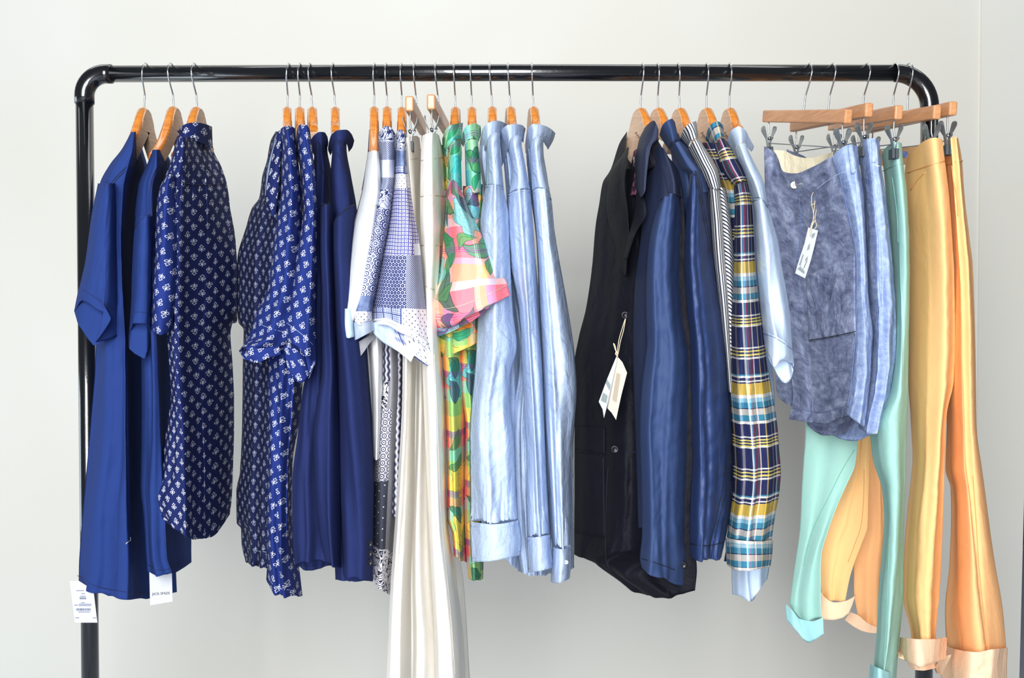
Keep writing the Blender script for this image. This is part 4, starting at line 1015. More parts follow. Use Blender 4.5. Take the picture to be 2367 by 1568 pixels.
# ---------------------------------------------------------------- ivory trousers and their hangers
pant_hanger(958, 960, (947, 241, -.165), (977, 297, .165), 'wooden trouser hanger of the first ivory trousers, seen end on', 'trouser hangers seen end on', h=.0135, th=.0075)
pant_hanger(1007, 1010, (997, 237, -.165), (1030, 295, .165), 'wooden trouser hanger of the second ivory trousers, beside the floral shirts', 'trouser hangers seen end on', h=.0135, th=.0075)
g = garment('ivory_trousers', 'ivory trousers between the patchwork and the other ivory pair', 'trousers', (930, 1600), 'ivory trousers')
T1a = cloth('near_leg', g, M['ivory'], [[(929, 322), (940, 318), (952, 315), (962, 314), (970, 319)], (368, [937, 944, 954, 964, 974]), (480, [945, 951, 960, 968, 976]), (650, [940, 950, 962, 972, 984]),
    (790, [931, 938, 948, 958, 970]), (900, [930, 937, 946, 955, 964]), (1132, [918, 926, 937, 949, 960]), (1383, [901, 911, 924, 938, 950]), (1600, [892, 903, 918, 934, 950])], F5, [-.17, -.175, -.15, -.08, .0], bk=.06, folds=(.006, 2, 7, .3, 1.2), D2=[-.14, -.19, -.19, -.15, -.08])
T1b = T1a
T1c = cloth('far_leg', g, M['ivory'], [(790, [955, 962, 970, 980, 990]), (1000, [950, 960, 970, 982, 994]), (1300, [936, 950, 966, 985, 1002]), (1600, [925, 945, 968, 992, 1016])], F5, [-.03, -.06, -.04, -.02, .04], bk=.03, folds=(.008, 3, 3, .4, 1))
g = garment('ivory_trousers', 'ivory trousers with a long pocket strip, nearest the pink floral shirt', 'trousers', (1040, 1600), 'ivory trousers')
T2a = cloth('near_leg', g, M['ivory'], [[(976, 314), (986, 309), (998, 307), (1008, 308), (1015, 313)], (350, [973, 983, 996, 1010, 1023]), (480, [971, 983, 998, 1014, 1030]), (570, [973, 985, 999, 1012, 1024]), (670, [978, 986, 996, 1010, 1022]),
    (790, [975, 986, 998, 1010, 1022]), (931, [979, 990, 1004, 1018, 1031]), (1100, [986, 997, 1010, 1022, 1033]), (1207, [991, 1001, 1013, 1025, 1036]), (1333, [997, 1008, 1024, 1040, 1054]), (1473, [1003, 1017, 1036, 1055, 1071]), (1600, [1006, 1021, 1042, 1062, 1078])], F5, [-.165, -.20, -.20, -.16, -.06], bk=.06, folds=(.006, 2, 17, .3, 1.2), D2=[-.13, -.20, -.21, -.18, -.10])
T2b = T2a
T2c = cloth('far_leg', g, M['ivory'], [(900, [985, 993, 1001, 1010, 1018]), (1200, [1000, 1015, 1030, 1045, 1050]), (1350, [1010, 1025, 1042, 1058, 1072]), (1600, [1015, 1030, 1048, 1066, 1088])], F5, [.02, -.02, -.03, .0, .05], bk=.03, folds=(.005, 3, 3, .4, 1))
seam('pocket_seam', T2a, [(972, 455), (990, 452), (1010, 452), (1029, 454)], M['cream_thread'], .0009)
seam('pocket_seam', T2a, [(973, 568), (990, 566), (1010, 568), (1023, 571)], M['cream_thread'], .0009)
seam('pocket_seam', T2a, [(985, 662), (993, 667), (1003, 670)], M['cream_thread'], .0009)
seam('waistband_seam', T2a, [(972, 372), (990, 368), (1008, 366), (1024, 364)], M['cream_thread'], .0006)
seam('waistband_seam', T1a, [(938, 372), (950, 368), (965, 366)], M['cream_thread'], .0006)
seam('side_seam', T2b, [(1004, 820), (1012, 1000), (1020, 1200), (1040, 1400), (1052, 1560)], M['cream_thread'], .0005)

# ---------------------------------------------------------------- 11 pink floral shirt
g = garment('floral_shirt', 'floral madras shirt with a wide pink and turquoise short sleeve', 'shirt', (1060, 1298), 'floral madras shirts')
F1b = cloth('body', g, M['floral_lower'], [(440, [1030, 1036, 1045, 1055, 1066]), (700, [1020, 1030, 1042, 1056, 1072]), (824, [1023, 1032, 1044, 1058, 1074]), (978, [1031, 1038, 1049, 1062, 1077]), (1130, [1034, 1041, 1050, 1062, 1076]), (1199, [1034, 1042, 1052, 1064, 1077]), [(1046, 1236), (1052, 1238), (1058, 1238), (1066, 1240), (1078, 1244)],
    [(1049, 1284), (1056, 1289), (1063, 1294), (1070, 1298), (1080, 1300)]], F5, [-.10, -.15, -.16, -.13, -.05], bk=.03, folds=(.005, 2.2, 6, .3, 1.2))
F1y = cloth('yoke', g, M['floral_mint'], [[(1038, 336), (1043, 330), (1050, 326), (1058, 325), (1065, 328)], (375, [1036, 1043, 1051, 1059, 1066]), (440, [1033, 1041, 1050, 1060, 1068])], F5, [-.16, -.20, -.215, -.205, -.17], bk=.03, wr=.001)
F1s = cloth('sleeve', g, M['floral_pink'], [[(1033, 442), (1039, 424), (1047, 416), (1058, 426), (1069, 446)], (470, [1030, 1039, 1050, 1063, 1078]), (516, [1028, 1042, 1058, 1078, 1101]), (556, [1024, 1042, 1064, 1090, 1118]), (594, [1020, 1043, 1070, 1103, 1137]), (628, [1014, 1041, 1074, 1114, 1156]),
    [(992, 692), (1030, 682), (1070, 672), (1120, 655), (1172, 654)], [(986, 735), (1030, 742), (1076, 730), (1130, 705), (1179, 680)], [(997, 762), (1040, 756), (1080, 732), (1130, 709), (1181, 681)]], F5, [-.13, -.225, -.27, -.275, -.22], bk=.04, folds=(.003, 2, 8, .3, 1),
    back=[(997, 762), (1006, 776), (1014, 779), (1050, 764), (1090, 744), (1140, 708), (1180, 682)], bl=40)
F1c = cloth('collar', g, M['floral_mint'], [[(1022, 322), (1029, 302), (1042, 290), (1056, 286), (1070, 284)], [(1023, 338), (1031, 318), (1044, 305), (1057, 300), (1069, 302)], [(1030, 358), (1036, 340), (1046, 327), (1056, 323), (1065, 325)]], F5, [-.07, -.125, -.14, -.12, -.07], bk=.06, wr=.0008)
F1i = cloth('front_facing', g, M['floral_orange'], [(335, [1017, 1021, 1026, 1031]), (400, [1020, 1024, 1029, 1033]), (440, [1022, 1026, 1030, 1034])], F4, [-.02, -.05, -.08, -.1], bk=.01, wr=.001)
seam('hem_stitching', F1s, [(990, 712), (1030, 714), (1076, 703), (1130, 680), (1176, 658)], M['cream_thread'], .0005)
# ---------------------------------------------------------------- 12 orange floral shirt
g = garment('floral_shirt', 'floral madras shirt with an orange and green sleeve, tucked behind the pink-sleeved one', 'shirt', (1098, 1341), 'floral madras shirts')
F2b = cloth('body', g, M['floral_lower'], [(430, [1070, 1080, 1092, 1103, 1115]), (700, [1066, 1076, 1088, 1102, 1116]), (820, [1060, 1072, 1084, 1098, 1110]), (900, [1064, 1073, 1084, 1095, 1108]), (985, [1076, 1082, 1090, 1100, 1110]), (1175, [1073, 1082, 1092, 1103, 1115]), (1254, [1075, 1084, 1094, 1106, 1118]),
    [(1083, 1338), (1090, 1342), (1098, 1342), (1106, 1342), (1117, 1338)]], F5, [-.08, -.11, -.12, -.10, -.04], bk=.03, folds=(.004, 2, 5, .3, 1))
F2y = cloth('yoke', g, M['floral_mint'], [[(1074, 334), (1080, 326), (1089, 322), (1098, 323), (1105, 328)], (400, [1076, 1084, 1094, 1103, 1111]), (446, [1078, 1086, 1095, 1104, 1113])], F5, [-.15, -.185, -.20, -.19, -.155], bk=.03, wr=.001, uvo=(.4, .3))
F2s = cloth('sleeve', g, M['floral_orange'], [(426, [1098, 1102, 1107, 1112, 1116]), (520, [1090, 1098, 1104, 1110, 1115]), (650, [1040, 1060, 1080, 1100, 1114]), (720, [1000, 1030, 1060, 1090, 1113]), (760, [998, 1030, 1060, 1088, 1110]), [(1021, 826), (1040, 822), (1062, 812), (1086, 802), (1107, 790)]],
    F5, [-.10, -.145, -.165, -.16, -.13], bk=.03, folds=(.004, 2.4, 5, .4, 1))
F2v = cloth('sleeve_shoulder', g, M['floral_pink'], [[(1070, 442), (1078, 432), (1088, 430), (1096, 436), (1104, 446)], (480, [1070, 1080, 1090, 1100, 1110]), (560, [1068, 1080, 1092, 1104, 1112]), (640, [1066, 1080, 1092, 1104, 1113])], F5, [-.16, -.19, -.20, -.19, -.16], bk=.03, uvo=(.13, .21))
F2c = cloth('collar', g, M['floral_mint'], [[(1066, 322), (1072, 300), (1084, 289), (1098, 286), (1111, 291)], [(1066, 330), (1073, 314), (1086, 305), (1099, 303), (1112, 309)], [(1071, 340), (1077, 327), (1087, 321), (1098, 321), (1106, 329)]], F5, [-.07, -.12, -.135, -.115, -.07], bk=.05, wr=.0008, uvo=(.22, .1))
seam('hem_stitching', F2s, [(1012, 806), (1050, 795), (1080, 782), (1108, 768)], M['cream_thread'], .0005)

# ---------------------------------------------------------------- three chambray shirts
def chambray(label, base, bodyrows, yokerows, sleeverows, cuffrows, collar, bodyD, seed):
    g = garment('chambray_shirt', label, 'shirt', base, 'pale blue chambray shirts')
    b = cloth('body', g, M['chambray'], bodyrows, F5, bodyD, bk=.035, folds=[(.008, 4, seed, .6, 1), (.004, 9, seed+2, .6, 1)], wr=.002)
    y = cloth('yoke', g, M['chambray'], yokerows, F5, [-.15, -.20, -.22, -.21, -.16], bk=.035, wr=.0006, tuck=13)
    s = cloth('sleeve', g, M['chambray'], sleeverows, F5, [-.15, -.225, -.245, -.23, -.17], bk=.04, folds=[(.0095, 1.9, seed+4, .5, 1), (.0028, 4, seed+7, .6, 1.1)], wr=.0034, gather=(1.0, .16, .005, 9))
    c = cloth('cuff', g, M['chambray'], cuffrows, F5, [-.165, -.235, -.252, -.238, -.18], bk=.04, wr=.0012, rim=(False, True))
    k = cloth('collar', g, M['chambray'], collar, [0, .2, .4, .6, .8, 1], [-.04, -.11, -.145, -.13, -.08, -.02], bk=.07, wr=.0005)
    return g, b, y, s, c, k
X1 = chambray('pale blue chambray shirt beside the floral shirts, first of three', (1150, 1298),
    [(325, [1112, 1120, 1132, 1142, 1152]), (360, [1107, 1117, 1132, 1146, 1157]), (450, [1117, 1127, 1141, 1154, 1166]), (620, [1100, 1118, 1145, 1170, 1190]), (820, [1100, 1124, 1155, 1184, 1208]), (1000, [1100, 1124, 1155, 1188, 1215]), (1180, [1110, 1130, 1160, 1190, 1216]), [(1120, 1270), (1140, 1276), (1165, 1290), (1186, 1310), (1206, 1325)]],
    [[(1124, 346), (1129, 330), (1138, 322), (1148, 319), (1156, 321)], (375, [1124, 1132, 1141, 1150, 1158]), (405, [1123, 1132, 1143, 1153, 1161]), [(1123, 430), (1133, 428), (1144, 428), (1154, 430), (1163, 435)]],
    [[(1122, 430), (1133, 427), (1144, 427), (1154, 429), (1163, 434)], (500, [1110, 1124, 1142, 1159, 1176]), (560, [1105, 1122, 1142, 1162, 1178]), (614, [1100, 1119, 1141, 1162, 1180]), (721, [1104, 1124, 1145, 1166, 1186]), (801, [1101, 1122, 1147, 1172, 1195]), (868, [1096, 1118, 1143, 1164, 1180]), (935, [1089, 1112, 1138, 1160, 1179]), (1017, [1085, 1110, 1138, 1166, 1189]), (1136, [1086, 1110, 1140, 1168, 1193]), [(1087, 1205), (1112, 1206), (1141, 1207), (1170, 1204), (1198, 1200)]],
    [[(1086, 1206), (1112, 1210), (1142, 1212), (1172, 1209), (1200, 1202)], (1250, [1087, 1113, 1143, 1175, 1206]), [(1089, 1300), (1116, 1299), (1145, 1296), (1175, 1289), (1203, 1284)]],
    [[(1110, 325), (1115, 300), (1129, 284), (1148, 279), (1164, 283), (1172, 288)], [(1108, 350), (1117, 320), (1130, 304), (1146, 297), (1160, 298), (1168, 304)], [(1110, 385), (1121, 346), (1129, 329), (1144, 320), (1156, 318), (1162, 326)]], [-.07, -.10, -.11, -.08, .03], 4)
X2 = chambray('pale blue chambray shirt in the middle of the three', (1235, 1330),
    [(330, [1160, 1168, 1178, 1190, 1204]), (421, [1168, 1178, 1190, 1202, 1214]), (620, [1180, 1192, 1208, 1224, 1240]), (820, [1202, 1212, 1226, 1242, 1258]), (1000, [1180, 1200, 1222, 1246, 1268]), (1230, [1190, 1208, 1228, 1250, 1274]), [(1204, 1321), (1216, 1328), (1232, 1331), (1250, 1331), (1275, 1326)]],
    [[(1176, 346), (1181, 332), (1189, 327), (1198, 326), (1206, 330)], (375, [1181, 1188, 1197, 1206, 1213]), (413, [1183, 1191, 1201, 1211, 1220]), [(1174, 450), (1187, 441), (1200, 438), (1213, 437), (1226, 440)]],
    [[(1173, 451), (1187, 442), (1200, 439), (1213, 438), (1226, 441)], (490, [1174, 1188, 1204, 1217, 1230]), (560, [1176, 1192, 1210, 1223, 1235]), (614, [1180, 1197, 1214, 1227, 1238]), (721, [1200, 1211, 1222, 1233, 1243]), (828, [1206, 1217, 1229, 1241, 1252]), (978, [1213, 1224, 1236, 1248, 1258]), (1033, [1216, 1227, 1238, 1250, 1260]), (1136, [1217, 1229, 1241, 1254, 1265]), [(1220, 1240), (1232, 1240), (1245, 1238), (1258, 1236), (1270, 1234)]],
    [[(1217, 1242), (1231, 1243), (1245, 1241), (1259, 1238), (1271, 1236)], (1280, [1219, 1232, 1247, 1262, 1276]), [(1221, 1324), (1235, 1323), (1250, 1320), (1266, 1316), (1280, 1312)]],
    [[(1154, 318), (1160, 300), (1174, 289), (1192, 287), (1208, 290), (1215, 298)], [(1157, 345), (1167, 321), (1178, 308), (1192, 304), (1205, 305), (1212, 312)], [(1160, 385), (1173, 352), (1180, 335), (1192, 326), (1206, 325), (1210, 330)]], [-.06, -.10, -.11, -.08, .03], 9)
X3 = chambray('pale blue chambray shirt at the right of the three, its side creased', (1290, 1349),
    [(345, [1216, 1222, 1232, 1242, 1254]), (401, [1220, 1228, 1240, 1252, 1264]), (560, [1240, 1250, 1262, 1274, 1286]), (721, [1250, 1264, 1282, 1298, 1314]), (828, [1256, 1272, 1292, 1312, 1329]), (900, [1258, 1275, 1296, 1316, 1333]), (1040, [1260, 1276, 1294, 1310, 1325]), (1175, [1268, 1282, 1296, 1312, 1326]), [(1280, 1300), (1290, 1310), (1302, 1318), (1314, 1318), (1327, 1314)]],
    [[(1224, 350), (1230, 336), (1238, 330), (1247, 327), (1256, 332)], (375, [1226, 1233, 1242, 1250, 1258]), (401, [1227, 1235, 1244, 1254, 1263]), [(1229, 444), (1238, 436), (1250, 434), (1262, 438), (1274, 458)]],
    [[(1228, 446), (1238, 437), (1250, 435), (1262, 440), (1275, 459)], (490, [1233, 1243, 1255, 1267, 1278]), (560, [1240, 1249, 1261, 1273, 1285]), (614, [1243, 1253, 1267, 1281, 1294]), (700, [1246, 1258, 1274, 1291, 1308]), (775, [1250, 1263, 1281, 1300, 1317]), (828, [1253, 1266, 1284, 1306, 1327]), (900, [1256, 1268, 1286, 1308, 1330]), (1037, [1264, 1275, 1288, 1303, 1318]), (1096, [1268, 1278, 1290, 1304, 1317]), [(1279, 1258), (1288, 1262), (1298, 1266), (1308, 1264), (1319, 1258)]],
    [[(1276, 1264), (1286, 1268), (1297, 1270), (1308, 1268), (1320, 1262)], (1300, [1275, 1285, 1297, 1309, 1320]), [(1273, 1346), (1284, 1349), (1295, 1348), (1306, 1343), (1317, 1338)]],
    [[(1216, 318), (1220, 298), (1233, 287), (1253, 289), (1272, 297), (1284, 308)], [(1216, 345), (1224, 318), (1236, 303), (1253, 303), (1270, 312), (1280, 322)], [(1218, 385), (1224, 348), (1232, 330), (1248, 323), (1262, 334), (1267, 346)]], [-.06, -.10, -.11, -.08, .0], 13)
for (g, b, y, s, c, k), pts in ((X1, [(1124, 433), (1143, 431), (1163, 437)]), (X2, [(1174, 454), (1200, 442), (1226, 444)]), (X3, [(1229, 448), (1250, 438), (1274, 461)])):
    seam('armhole_seam', [s, y], pts, M['blue_thread'], .0008)
for X, pts in ((X1, [(1088, 1217), (1143, 1222), (1201, 1212)]), (X1, [(1090, 1291), (1145, 1287), (1203, 1275)]), (X2, [(1219, 1251), (1272, 1245)]), (X2, [(1221, 1315), (1279, 1303)]), (X3, [(1276, 1273), (1319, 1272)])):
    seam('cuff_stitching', X[4], pts, M['blue_thread'], .0004)
button(X3[4], 1309, 1300, 5, M['paper'], off=.003)
# ---------------------------------------------------------------- dark navy blazer
g = garment('blazer', 'dark navy cotton blazer, front coloured black for shade, with a paper tag on its button', 'jacket', (1505, 1386))
B1b = cloth('body', g, M['blazer_shaded'], [[(1450, 303), (1446, 340), (1464, 384), (1484, 372), (1512, 310)], [(1432, 331), (1440, 370), (1462, 400), (1490, 395), (1530, 340)], (391, [1412, 1428, 1462, 1512, 1562]), (423, [1393, 1418, 1460, 1518, 1572]), (471, [1385, 1413, 1458, 1520, 1580]), (519, [1377, 1408, 1456, 1520, 1584]), (620, [1368, 1402, 1452, 1520, 1588]),
    (715, [1354, 1392, 1446, 1520, 1594]), (779, [1338, 1380, 1442, 1520, 1600]), (842, [1328, 1374, 1440, 1520, 1606]), (906, [1331, 1376, 1440, 1520, 1606]), (957, [1328, 1374, 1440, 1520, 1606]), (1120, [1328, 1376, 1444, 1525, 1604]), (1230, [1327, 1376, 1446, 1530, 1604]),
    [(1327, 1270), (1368, 1270), (1446, 1270), (1530, 1275), (1608, 1280)], [(1327, 1282), (1362, 1296), (1398, 1303), (1470, 1330), (1611, 1320)], [(1327, 1282), (1400, 1301), (1470, 1372), (1540, 1381), (1607, 1366)]],
    F5, [.06, .0, -.08, -.15, -.17], bk=.05, folds=[(.008, 3, 12, .4, 1), (.003, 7, 3, .4, 1)], wr=.0028)
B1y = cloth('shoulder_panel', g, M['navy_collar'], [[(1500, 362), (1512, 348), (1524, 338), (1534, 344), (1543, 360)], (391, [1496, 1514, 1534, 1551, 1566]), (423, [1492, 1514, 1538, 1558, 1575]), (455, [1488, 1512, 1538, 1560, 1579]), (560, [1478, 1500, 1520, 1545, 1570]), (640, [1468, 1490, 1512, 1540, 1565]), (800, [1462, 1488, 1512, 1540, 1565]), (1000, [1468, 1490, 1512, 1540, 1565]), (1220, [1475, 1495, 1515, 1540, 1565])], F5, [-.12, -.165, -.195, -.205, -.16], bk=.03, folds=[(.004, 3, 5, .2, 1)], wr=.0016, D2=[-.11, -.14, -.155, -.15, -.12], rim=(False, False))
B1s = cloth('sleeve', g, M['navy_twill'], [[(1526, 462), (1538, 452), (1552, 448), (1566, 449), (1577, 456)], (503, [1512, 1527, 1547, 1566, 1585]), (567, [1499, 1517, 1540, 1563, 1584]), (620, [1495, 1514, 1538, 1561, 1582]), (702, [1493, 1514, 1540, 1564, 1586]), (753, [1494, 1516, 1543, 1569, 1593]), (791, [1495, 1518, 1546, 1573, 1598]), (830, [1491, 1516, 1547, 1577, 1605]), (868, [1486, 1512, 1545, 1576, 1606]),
    (932, [1480, 1507, 1541, 1573, 1604]), (1000, [1478, 1505, 1539, 1571, 1601]), (1064, [1480, 1506, 1539, 1569, 1597]), (1120, [1482, 1507, 1538, 1567, 1594]), (1176, [1483, 1507, 1537, 1564, 1591]), (1232, [1484, 1507, 1536, 1563, 1588]), (1288, [1479, 1504, 1535, 1563, 1590]),
    [(1483, 1312), (1500, 1326), (1538, 1339), (1556, 1350), (1592, 1352)]], F5, [-.18, -.245, -.245, -.20, -.12], bk=.05, folds=[(.009, 1.3, 3, .4, 1.2), (.0015, 5, 8, .3, 1)], wr=.0028)
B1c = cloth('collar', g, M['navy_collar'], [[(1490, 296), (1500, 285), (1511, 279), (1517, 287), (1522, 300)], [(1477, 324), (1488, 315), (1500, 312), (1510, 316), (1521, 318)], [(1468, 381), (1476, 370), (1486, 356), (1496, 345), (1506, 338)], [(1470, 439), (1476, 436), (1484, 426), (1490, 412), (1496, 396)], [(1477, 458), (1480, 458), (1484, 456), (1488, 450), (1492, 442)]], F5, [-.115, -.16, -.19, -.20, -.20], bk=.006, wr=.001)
B1l = cloth('lapel', g, M['blazer_shaded'], [[(1470, 446), (1476, 448), (1483, 452), (1488, 458)], [(1462, 505), (1472, 505), (1484, 500), (1495, 490)], [(1450, 560), (1456, 556), (1462, 550), (1468, 542)], [(1440, 600), (1443, 602), (1446, 600), (1450, 598)]], F4, [-.14, -.155, -.165, -.17], bk=.004, wr=.001)
B1m = cloth('lapel', g, M['blazer_shaded'], [[(1444, 350), (1447, 345), (1450, 342), (1454, 340)], [(1412, 400), (1425, 395), (1436, 400), (1444, 420)], [(1402, 470), (1420, 462), (1435, 470), (1450, 480)], [(1410, 530), (1425, 530), (1438, 535), (1454, 545)], [(1428, 590), (1435, 590), (1442, 590), (1450, 592)], [(1441, 636), (1443, 638), (1445, 638), (1447, 636)]], F4, [-.02, -.07, -.10, -.135], bk=.004, wr=.001)
B1r = cloth('neck_lining', g, M['rose_lining'], [[(1465, 350), (1468, 347), (1471, 345), (1474, 344)], [(1454, 400), (1460, 398), (1467, 396), (1474, 394)], [(1441, 444), (1450, 449), (1460, 452), (1470, 452)]], F4, [-.04, -.05, -.09, -.12], bk=.004, wr=.0006, label='dark rose print lining inside the neck')
patch('size_label', B1r, [(1463, 364), (1467, 364), (1467, 393), (1463, 395)], M['paper'], nu=3, nv=6)
seam('lapel_stitching', B1b, [(1404, 474), (1412, 520), (1425, 570), (1441, 632)], M['dark_thread'], .0007, .004)
seam('shoulder_seam', B1y, [(1504, 352), (1522, 372), (1534, 400), (1545, 448)], M['dark_thread'], .0007)
seam('armhole_seam', [B1s, B1y], [(1527, 464), (1538, 454), (1552, 450), (1566, 451), (1577, 458)], M['dark_thread'], .0009)
seam('cuff_stitching', B1s, [(1482, 1292), (1510, 1300), (1545, 1312), (1560, 1318)], M['dark_thread'], .0006)
seam('side_seam', B1b, [(1543, 1330), (1542, 1355), (1544, 1379)], M['dark_thread'], .0008)
seam('front_edge', B1b, [(1401, 1298), (1400, 1220), (1402, 1140), (1406, 1080)], M['dark_thread'], .0009)
patch('pocket_flap', B1b, [(1330, 985), (1398, 990), (1398, 1050), (1330, 1038)], M['blazer_shaded'], .003)
patch('pocket', B1b, [(1330, 1045), (1397, 1056), (1398, 1245), (1330, 1232)], M['blazer_shaded'], .0022)
patch('chest_pocket', B1b, [(1466, 664), (1488, 660), (1488, 730), (1466, 736)], M['blazer_shaded'], .003)
for p in ((1421, 1039), (1445, 729)): button(B1b, p[0], p[1], 9, M['black_plastic'], off=.004)
button(B1s, 1579, 1306, 8, M['black_plastic'], off=.004)
seam('buttonhole', B1b, [(1462, 1045), (1475, 1046)], M['navy_thread'], .0009)

# ---------------------------------------------------------------- navy jacket
g = garment('jacket', 'navy jacket with raglan sleeve gathered into an elastic cuff, beside the blazer sleeve', 'jacket', (1640, 1295))
J1b = cloth('body', g, M['navy_twill'], [(308, [1527, 1538, 1550, 1560, 1568], [-.02, -.05, -.07, -.07, -.04]), (325, [1535, 1545, 1556, 1566, 1576], [-.03, -.07, -.09, -.09, -.05]), (340, [1548, 1556, 1568, 1580, 1594]), (400, [1556, 1570, 1586, 1602, 1620]), (500, [1566, 1580, 1600, 1620, 1642]), (700, [1580, 1595, 1620, 1642, 1660]), (900, [1590, 1610, 1635, 1655, 1675]), (1040, [1598, 1615, 1640, 1660, 1680]), (1200, [1598, 1615, 1640, 1660, 1678]), [(1605, 1260), (1620, 1262), (1640, 1264), (1658, 1262), (1672, 1256)]], F5, [-.06, -.10, -.12, -.11, -.05], bk=.03, folds=[(.006, 3, 5, .3, 1)])
J1y = cloth('shoulder', g, M['navy_twill'], [[(1551, 346), (1557, 336), (1563, 330), (1568, 327), (1573, 330)], (366, [1565, 1573, 1583, 1592, 1600]), (391, [1577, 1587, 1599, 1610, 1618]), (401, [1590, 1598, 1607, 1616, 1625]), (445, [1596, 1606, 1618, 1629, 1640])], F5, [-.14, -.17, -.185, -.185, -.15], bk=.03, wr=.0008)
J1s = cloth('sleeve', g, M['navy_nylon'], [[(1596, 404), (1601, 397), (1609, 394), (1617, 397), (1626, 403)], (440, [1591, 1600, 1613, 1626, 1639]), (480, [1587, 1598, 1613, 1629, 1643]), (540, [1584, 1597, 1614, 1632, 1648]), (620, [1583, 1598, 1617, 1637, 1657]), (702, [1587, 1603, 1625, 1648, 1670]), (804, [1596, 1613, 1636, 1659, 1681]), (893, [1597, 1615, 1640, 1664, 1687]), (980, [1599, 1618, 1643, 1667, 1691]), (1064, [1600, 1619, 1645, 1669, 1692]), (1148, [1596, 1616, 1643, 1667, 1690]), (1225, [1594, 1614, 1638, 1660, 1680]),
    [(1595, 1262), (1612, 1263), (1633, 1264), (1654, 1262), (1673, 1258)], [(1597, 1288), (1612, 1294), (1633, 1296), (1652, 1294), (1667, 1284)]], F5, [-.17, -.24, -.235, -.18, -.09], bk=.045, folds=[(.010, 1.4, 23, .3, 1.3), (.002, 4, 2, .3, 1)], wr=.0042, gather=(.97, .07, .0045, 9))
J1c = cloth('collar', g, M['navy_twill'], [[(1524, 312), (1531, 290), (1544, 278), (1553, 275), (1560, 282)], [(1532, 326), (1540, 306), (1551, 298), (1560, 300), (1566, 308)], [(1548, 348), (1551, 334), (1557, 328), (1564, 326), (1571, 326)]], F5, [-.10, -.145, -.16, -.15, -.12], bk=.02, wr=.0008)
seam('raglan_seam', J1s, [(1604, 400), (1614, 440), (1623, 490), (1633, 540), (1640, 600)], M['dark_thread'], .0008)
seam('raglan_seam', J1s, [(1609, 400), (1619, 440), (1628, 490), (1638, 540), (1645, 600)], M['dark_thread'], .0006)
seam('sleeve_seam', J1s, [(1676, 1075), (1668, 1140), (1654, 1200), (1643, 1245), (1637, 1290)], M['dark_thread'], .0008)
seam('sleeve_seam', J1s, [(1683, 1080), (1675, 1145), (1661, 1205), (1650, 1250), (1644, 1291)], M['dark_thread'], .0006)
seam('cuff_stitching', J1s, [(1596, 1258), (1615, 1261), (1640, 1262), (1672, 1254)], M['dark_thread'], .0007)

# ---------------------------------------------------------------- striped shirt
g = garment('striped_shirt', 'navy and white striped shirt squeezed between the navy jacket and the plaid shirt', 'shirt', (1688, 900))
S1y = cloth('yoke', g, M['stripe_cloth'], [[(1591, 346), (1597, 334), (1604, 326), (1610, 321), (1615, 322)], (372, [1604, 1614, 1626, 1638, 1649]), (400, [1616, 1627, 1640, 1652, 1662]), (437, [1636, 1643, 1652, 1660, 1667])], F5, [-.12, -.16, -.185, -.18, -.14], bk=.03, wr=.0008)
S1s = cloth('sleeve', g, M['stripe_cloth'], [(430, [1638, 1643, 1650, 1658, 1666]), (503, [1642, 1649, 1657, 1665, 1673]), (560, [1646, 1653, 1661, 1669, 1677]), (651, [1656, 1662, 1669, 1677, 1684]), (740, [1666, 1671, 1677, 1683, 1690]), (817, [1676, 1679, 1683, 1688, 1693]), [(1684, 905), (1686, 907), (1689, 908), (1692, 907), (1696, 905)]], F5, [-.12, -.165, -.18, -.17, -.13], bk=.03, wr=.0012)
S1b = cloth('body', g, M['stripe_cloth_bias'], [(434, [1660, 1664, 1668, 1672, 1676]), (503, [1666, 1672, 1678, 1683, 1688]), (620, [1672, 1679, 1686, 1692, 1698]), (702, [1676, 1682, 1688, 1694, 1700]), (829, [1680, 1684, 1690, 1696, 1702]), [(1688, 900), (1690, 902), (1694, 902), (1698, 902), (1702, 900)]], F5, [-.14, -.155, -.16, -.15, -.12], bk=.03, wr=.0012)
S1c = cloth('collar', g, M['stripe_cloth'], [[(1572, 322), (1578, 304), (1588, 290), (1598, 284), (1609, 280)], [(1578, 330), (1585, 314), (1595, 302), (1604, 298), (1612, 300)], [(1590, 342), (1595, 330), (1602, 323), (1608, 320), (1614, 319)]], F5, [-.06, -.12, -.145, -.145, -.11], bk=.03, wr=.0006)

# ---------------------------------------------------------------- plaid shirt
g = garment('plaid_shirt', 'navy, yellow and teal plaid shirt with its cuff folded back', 'shirt', (1740, 1321))
Q1b = cloth('body', g, M['plaid_cloth'], [(330, [1623, 1632, 1645, 1660, 1675]), (380, [1640, 1652, 1668, 1684, 1700]), (450, [1672, 1680, 1692, 1706, 1722]), (620, [1684, 1692, 1702, 1716, 1734]), (760, [1682, 1692, 1706, 1724, 1745]), (1000, [1690, 1700, 1716, 1740, 1765]), (1200, [1688, 1700, 1716, 1738, 1762]), [(1673, 1298), (1690, 1296), (1712, 1292), (1735, 1290), (1760, 1286)]], F5, [-.05, -.09, -.11, -.11, -.05], bk=.03, folds=(.004, 3, 6, .3, 1), uvo=(.02, .06))
Q1y = cloth('yoke', g, M['plaid_cloth'], [[(1653, 344), (1657, 330), (1662, 323), (1668, 319), (1675, 321)], (366, [1661, 1669, 1680, 1692, 1703]), (397, [1671, 1682, 1695, 1708, 1721]), [(1695, 430), (1702, 424), (1710, 421), (1719, 420), (1728, 424)]], F5, [-.15, -.19, -.21, -.205, -.16], bk=.03, wr=.0008, uvo=(.01, .0))
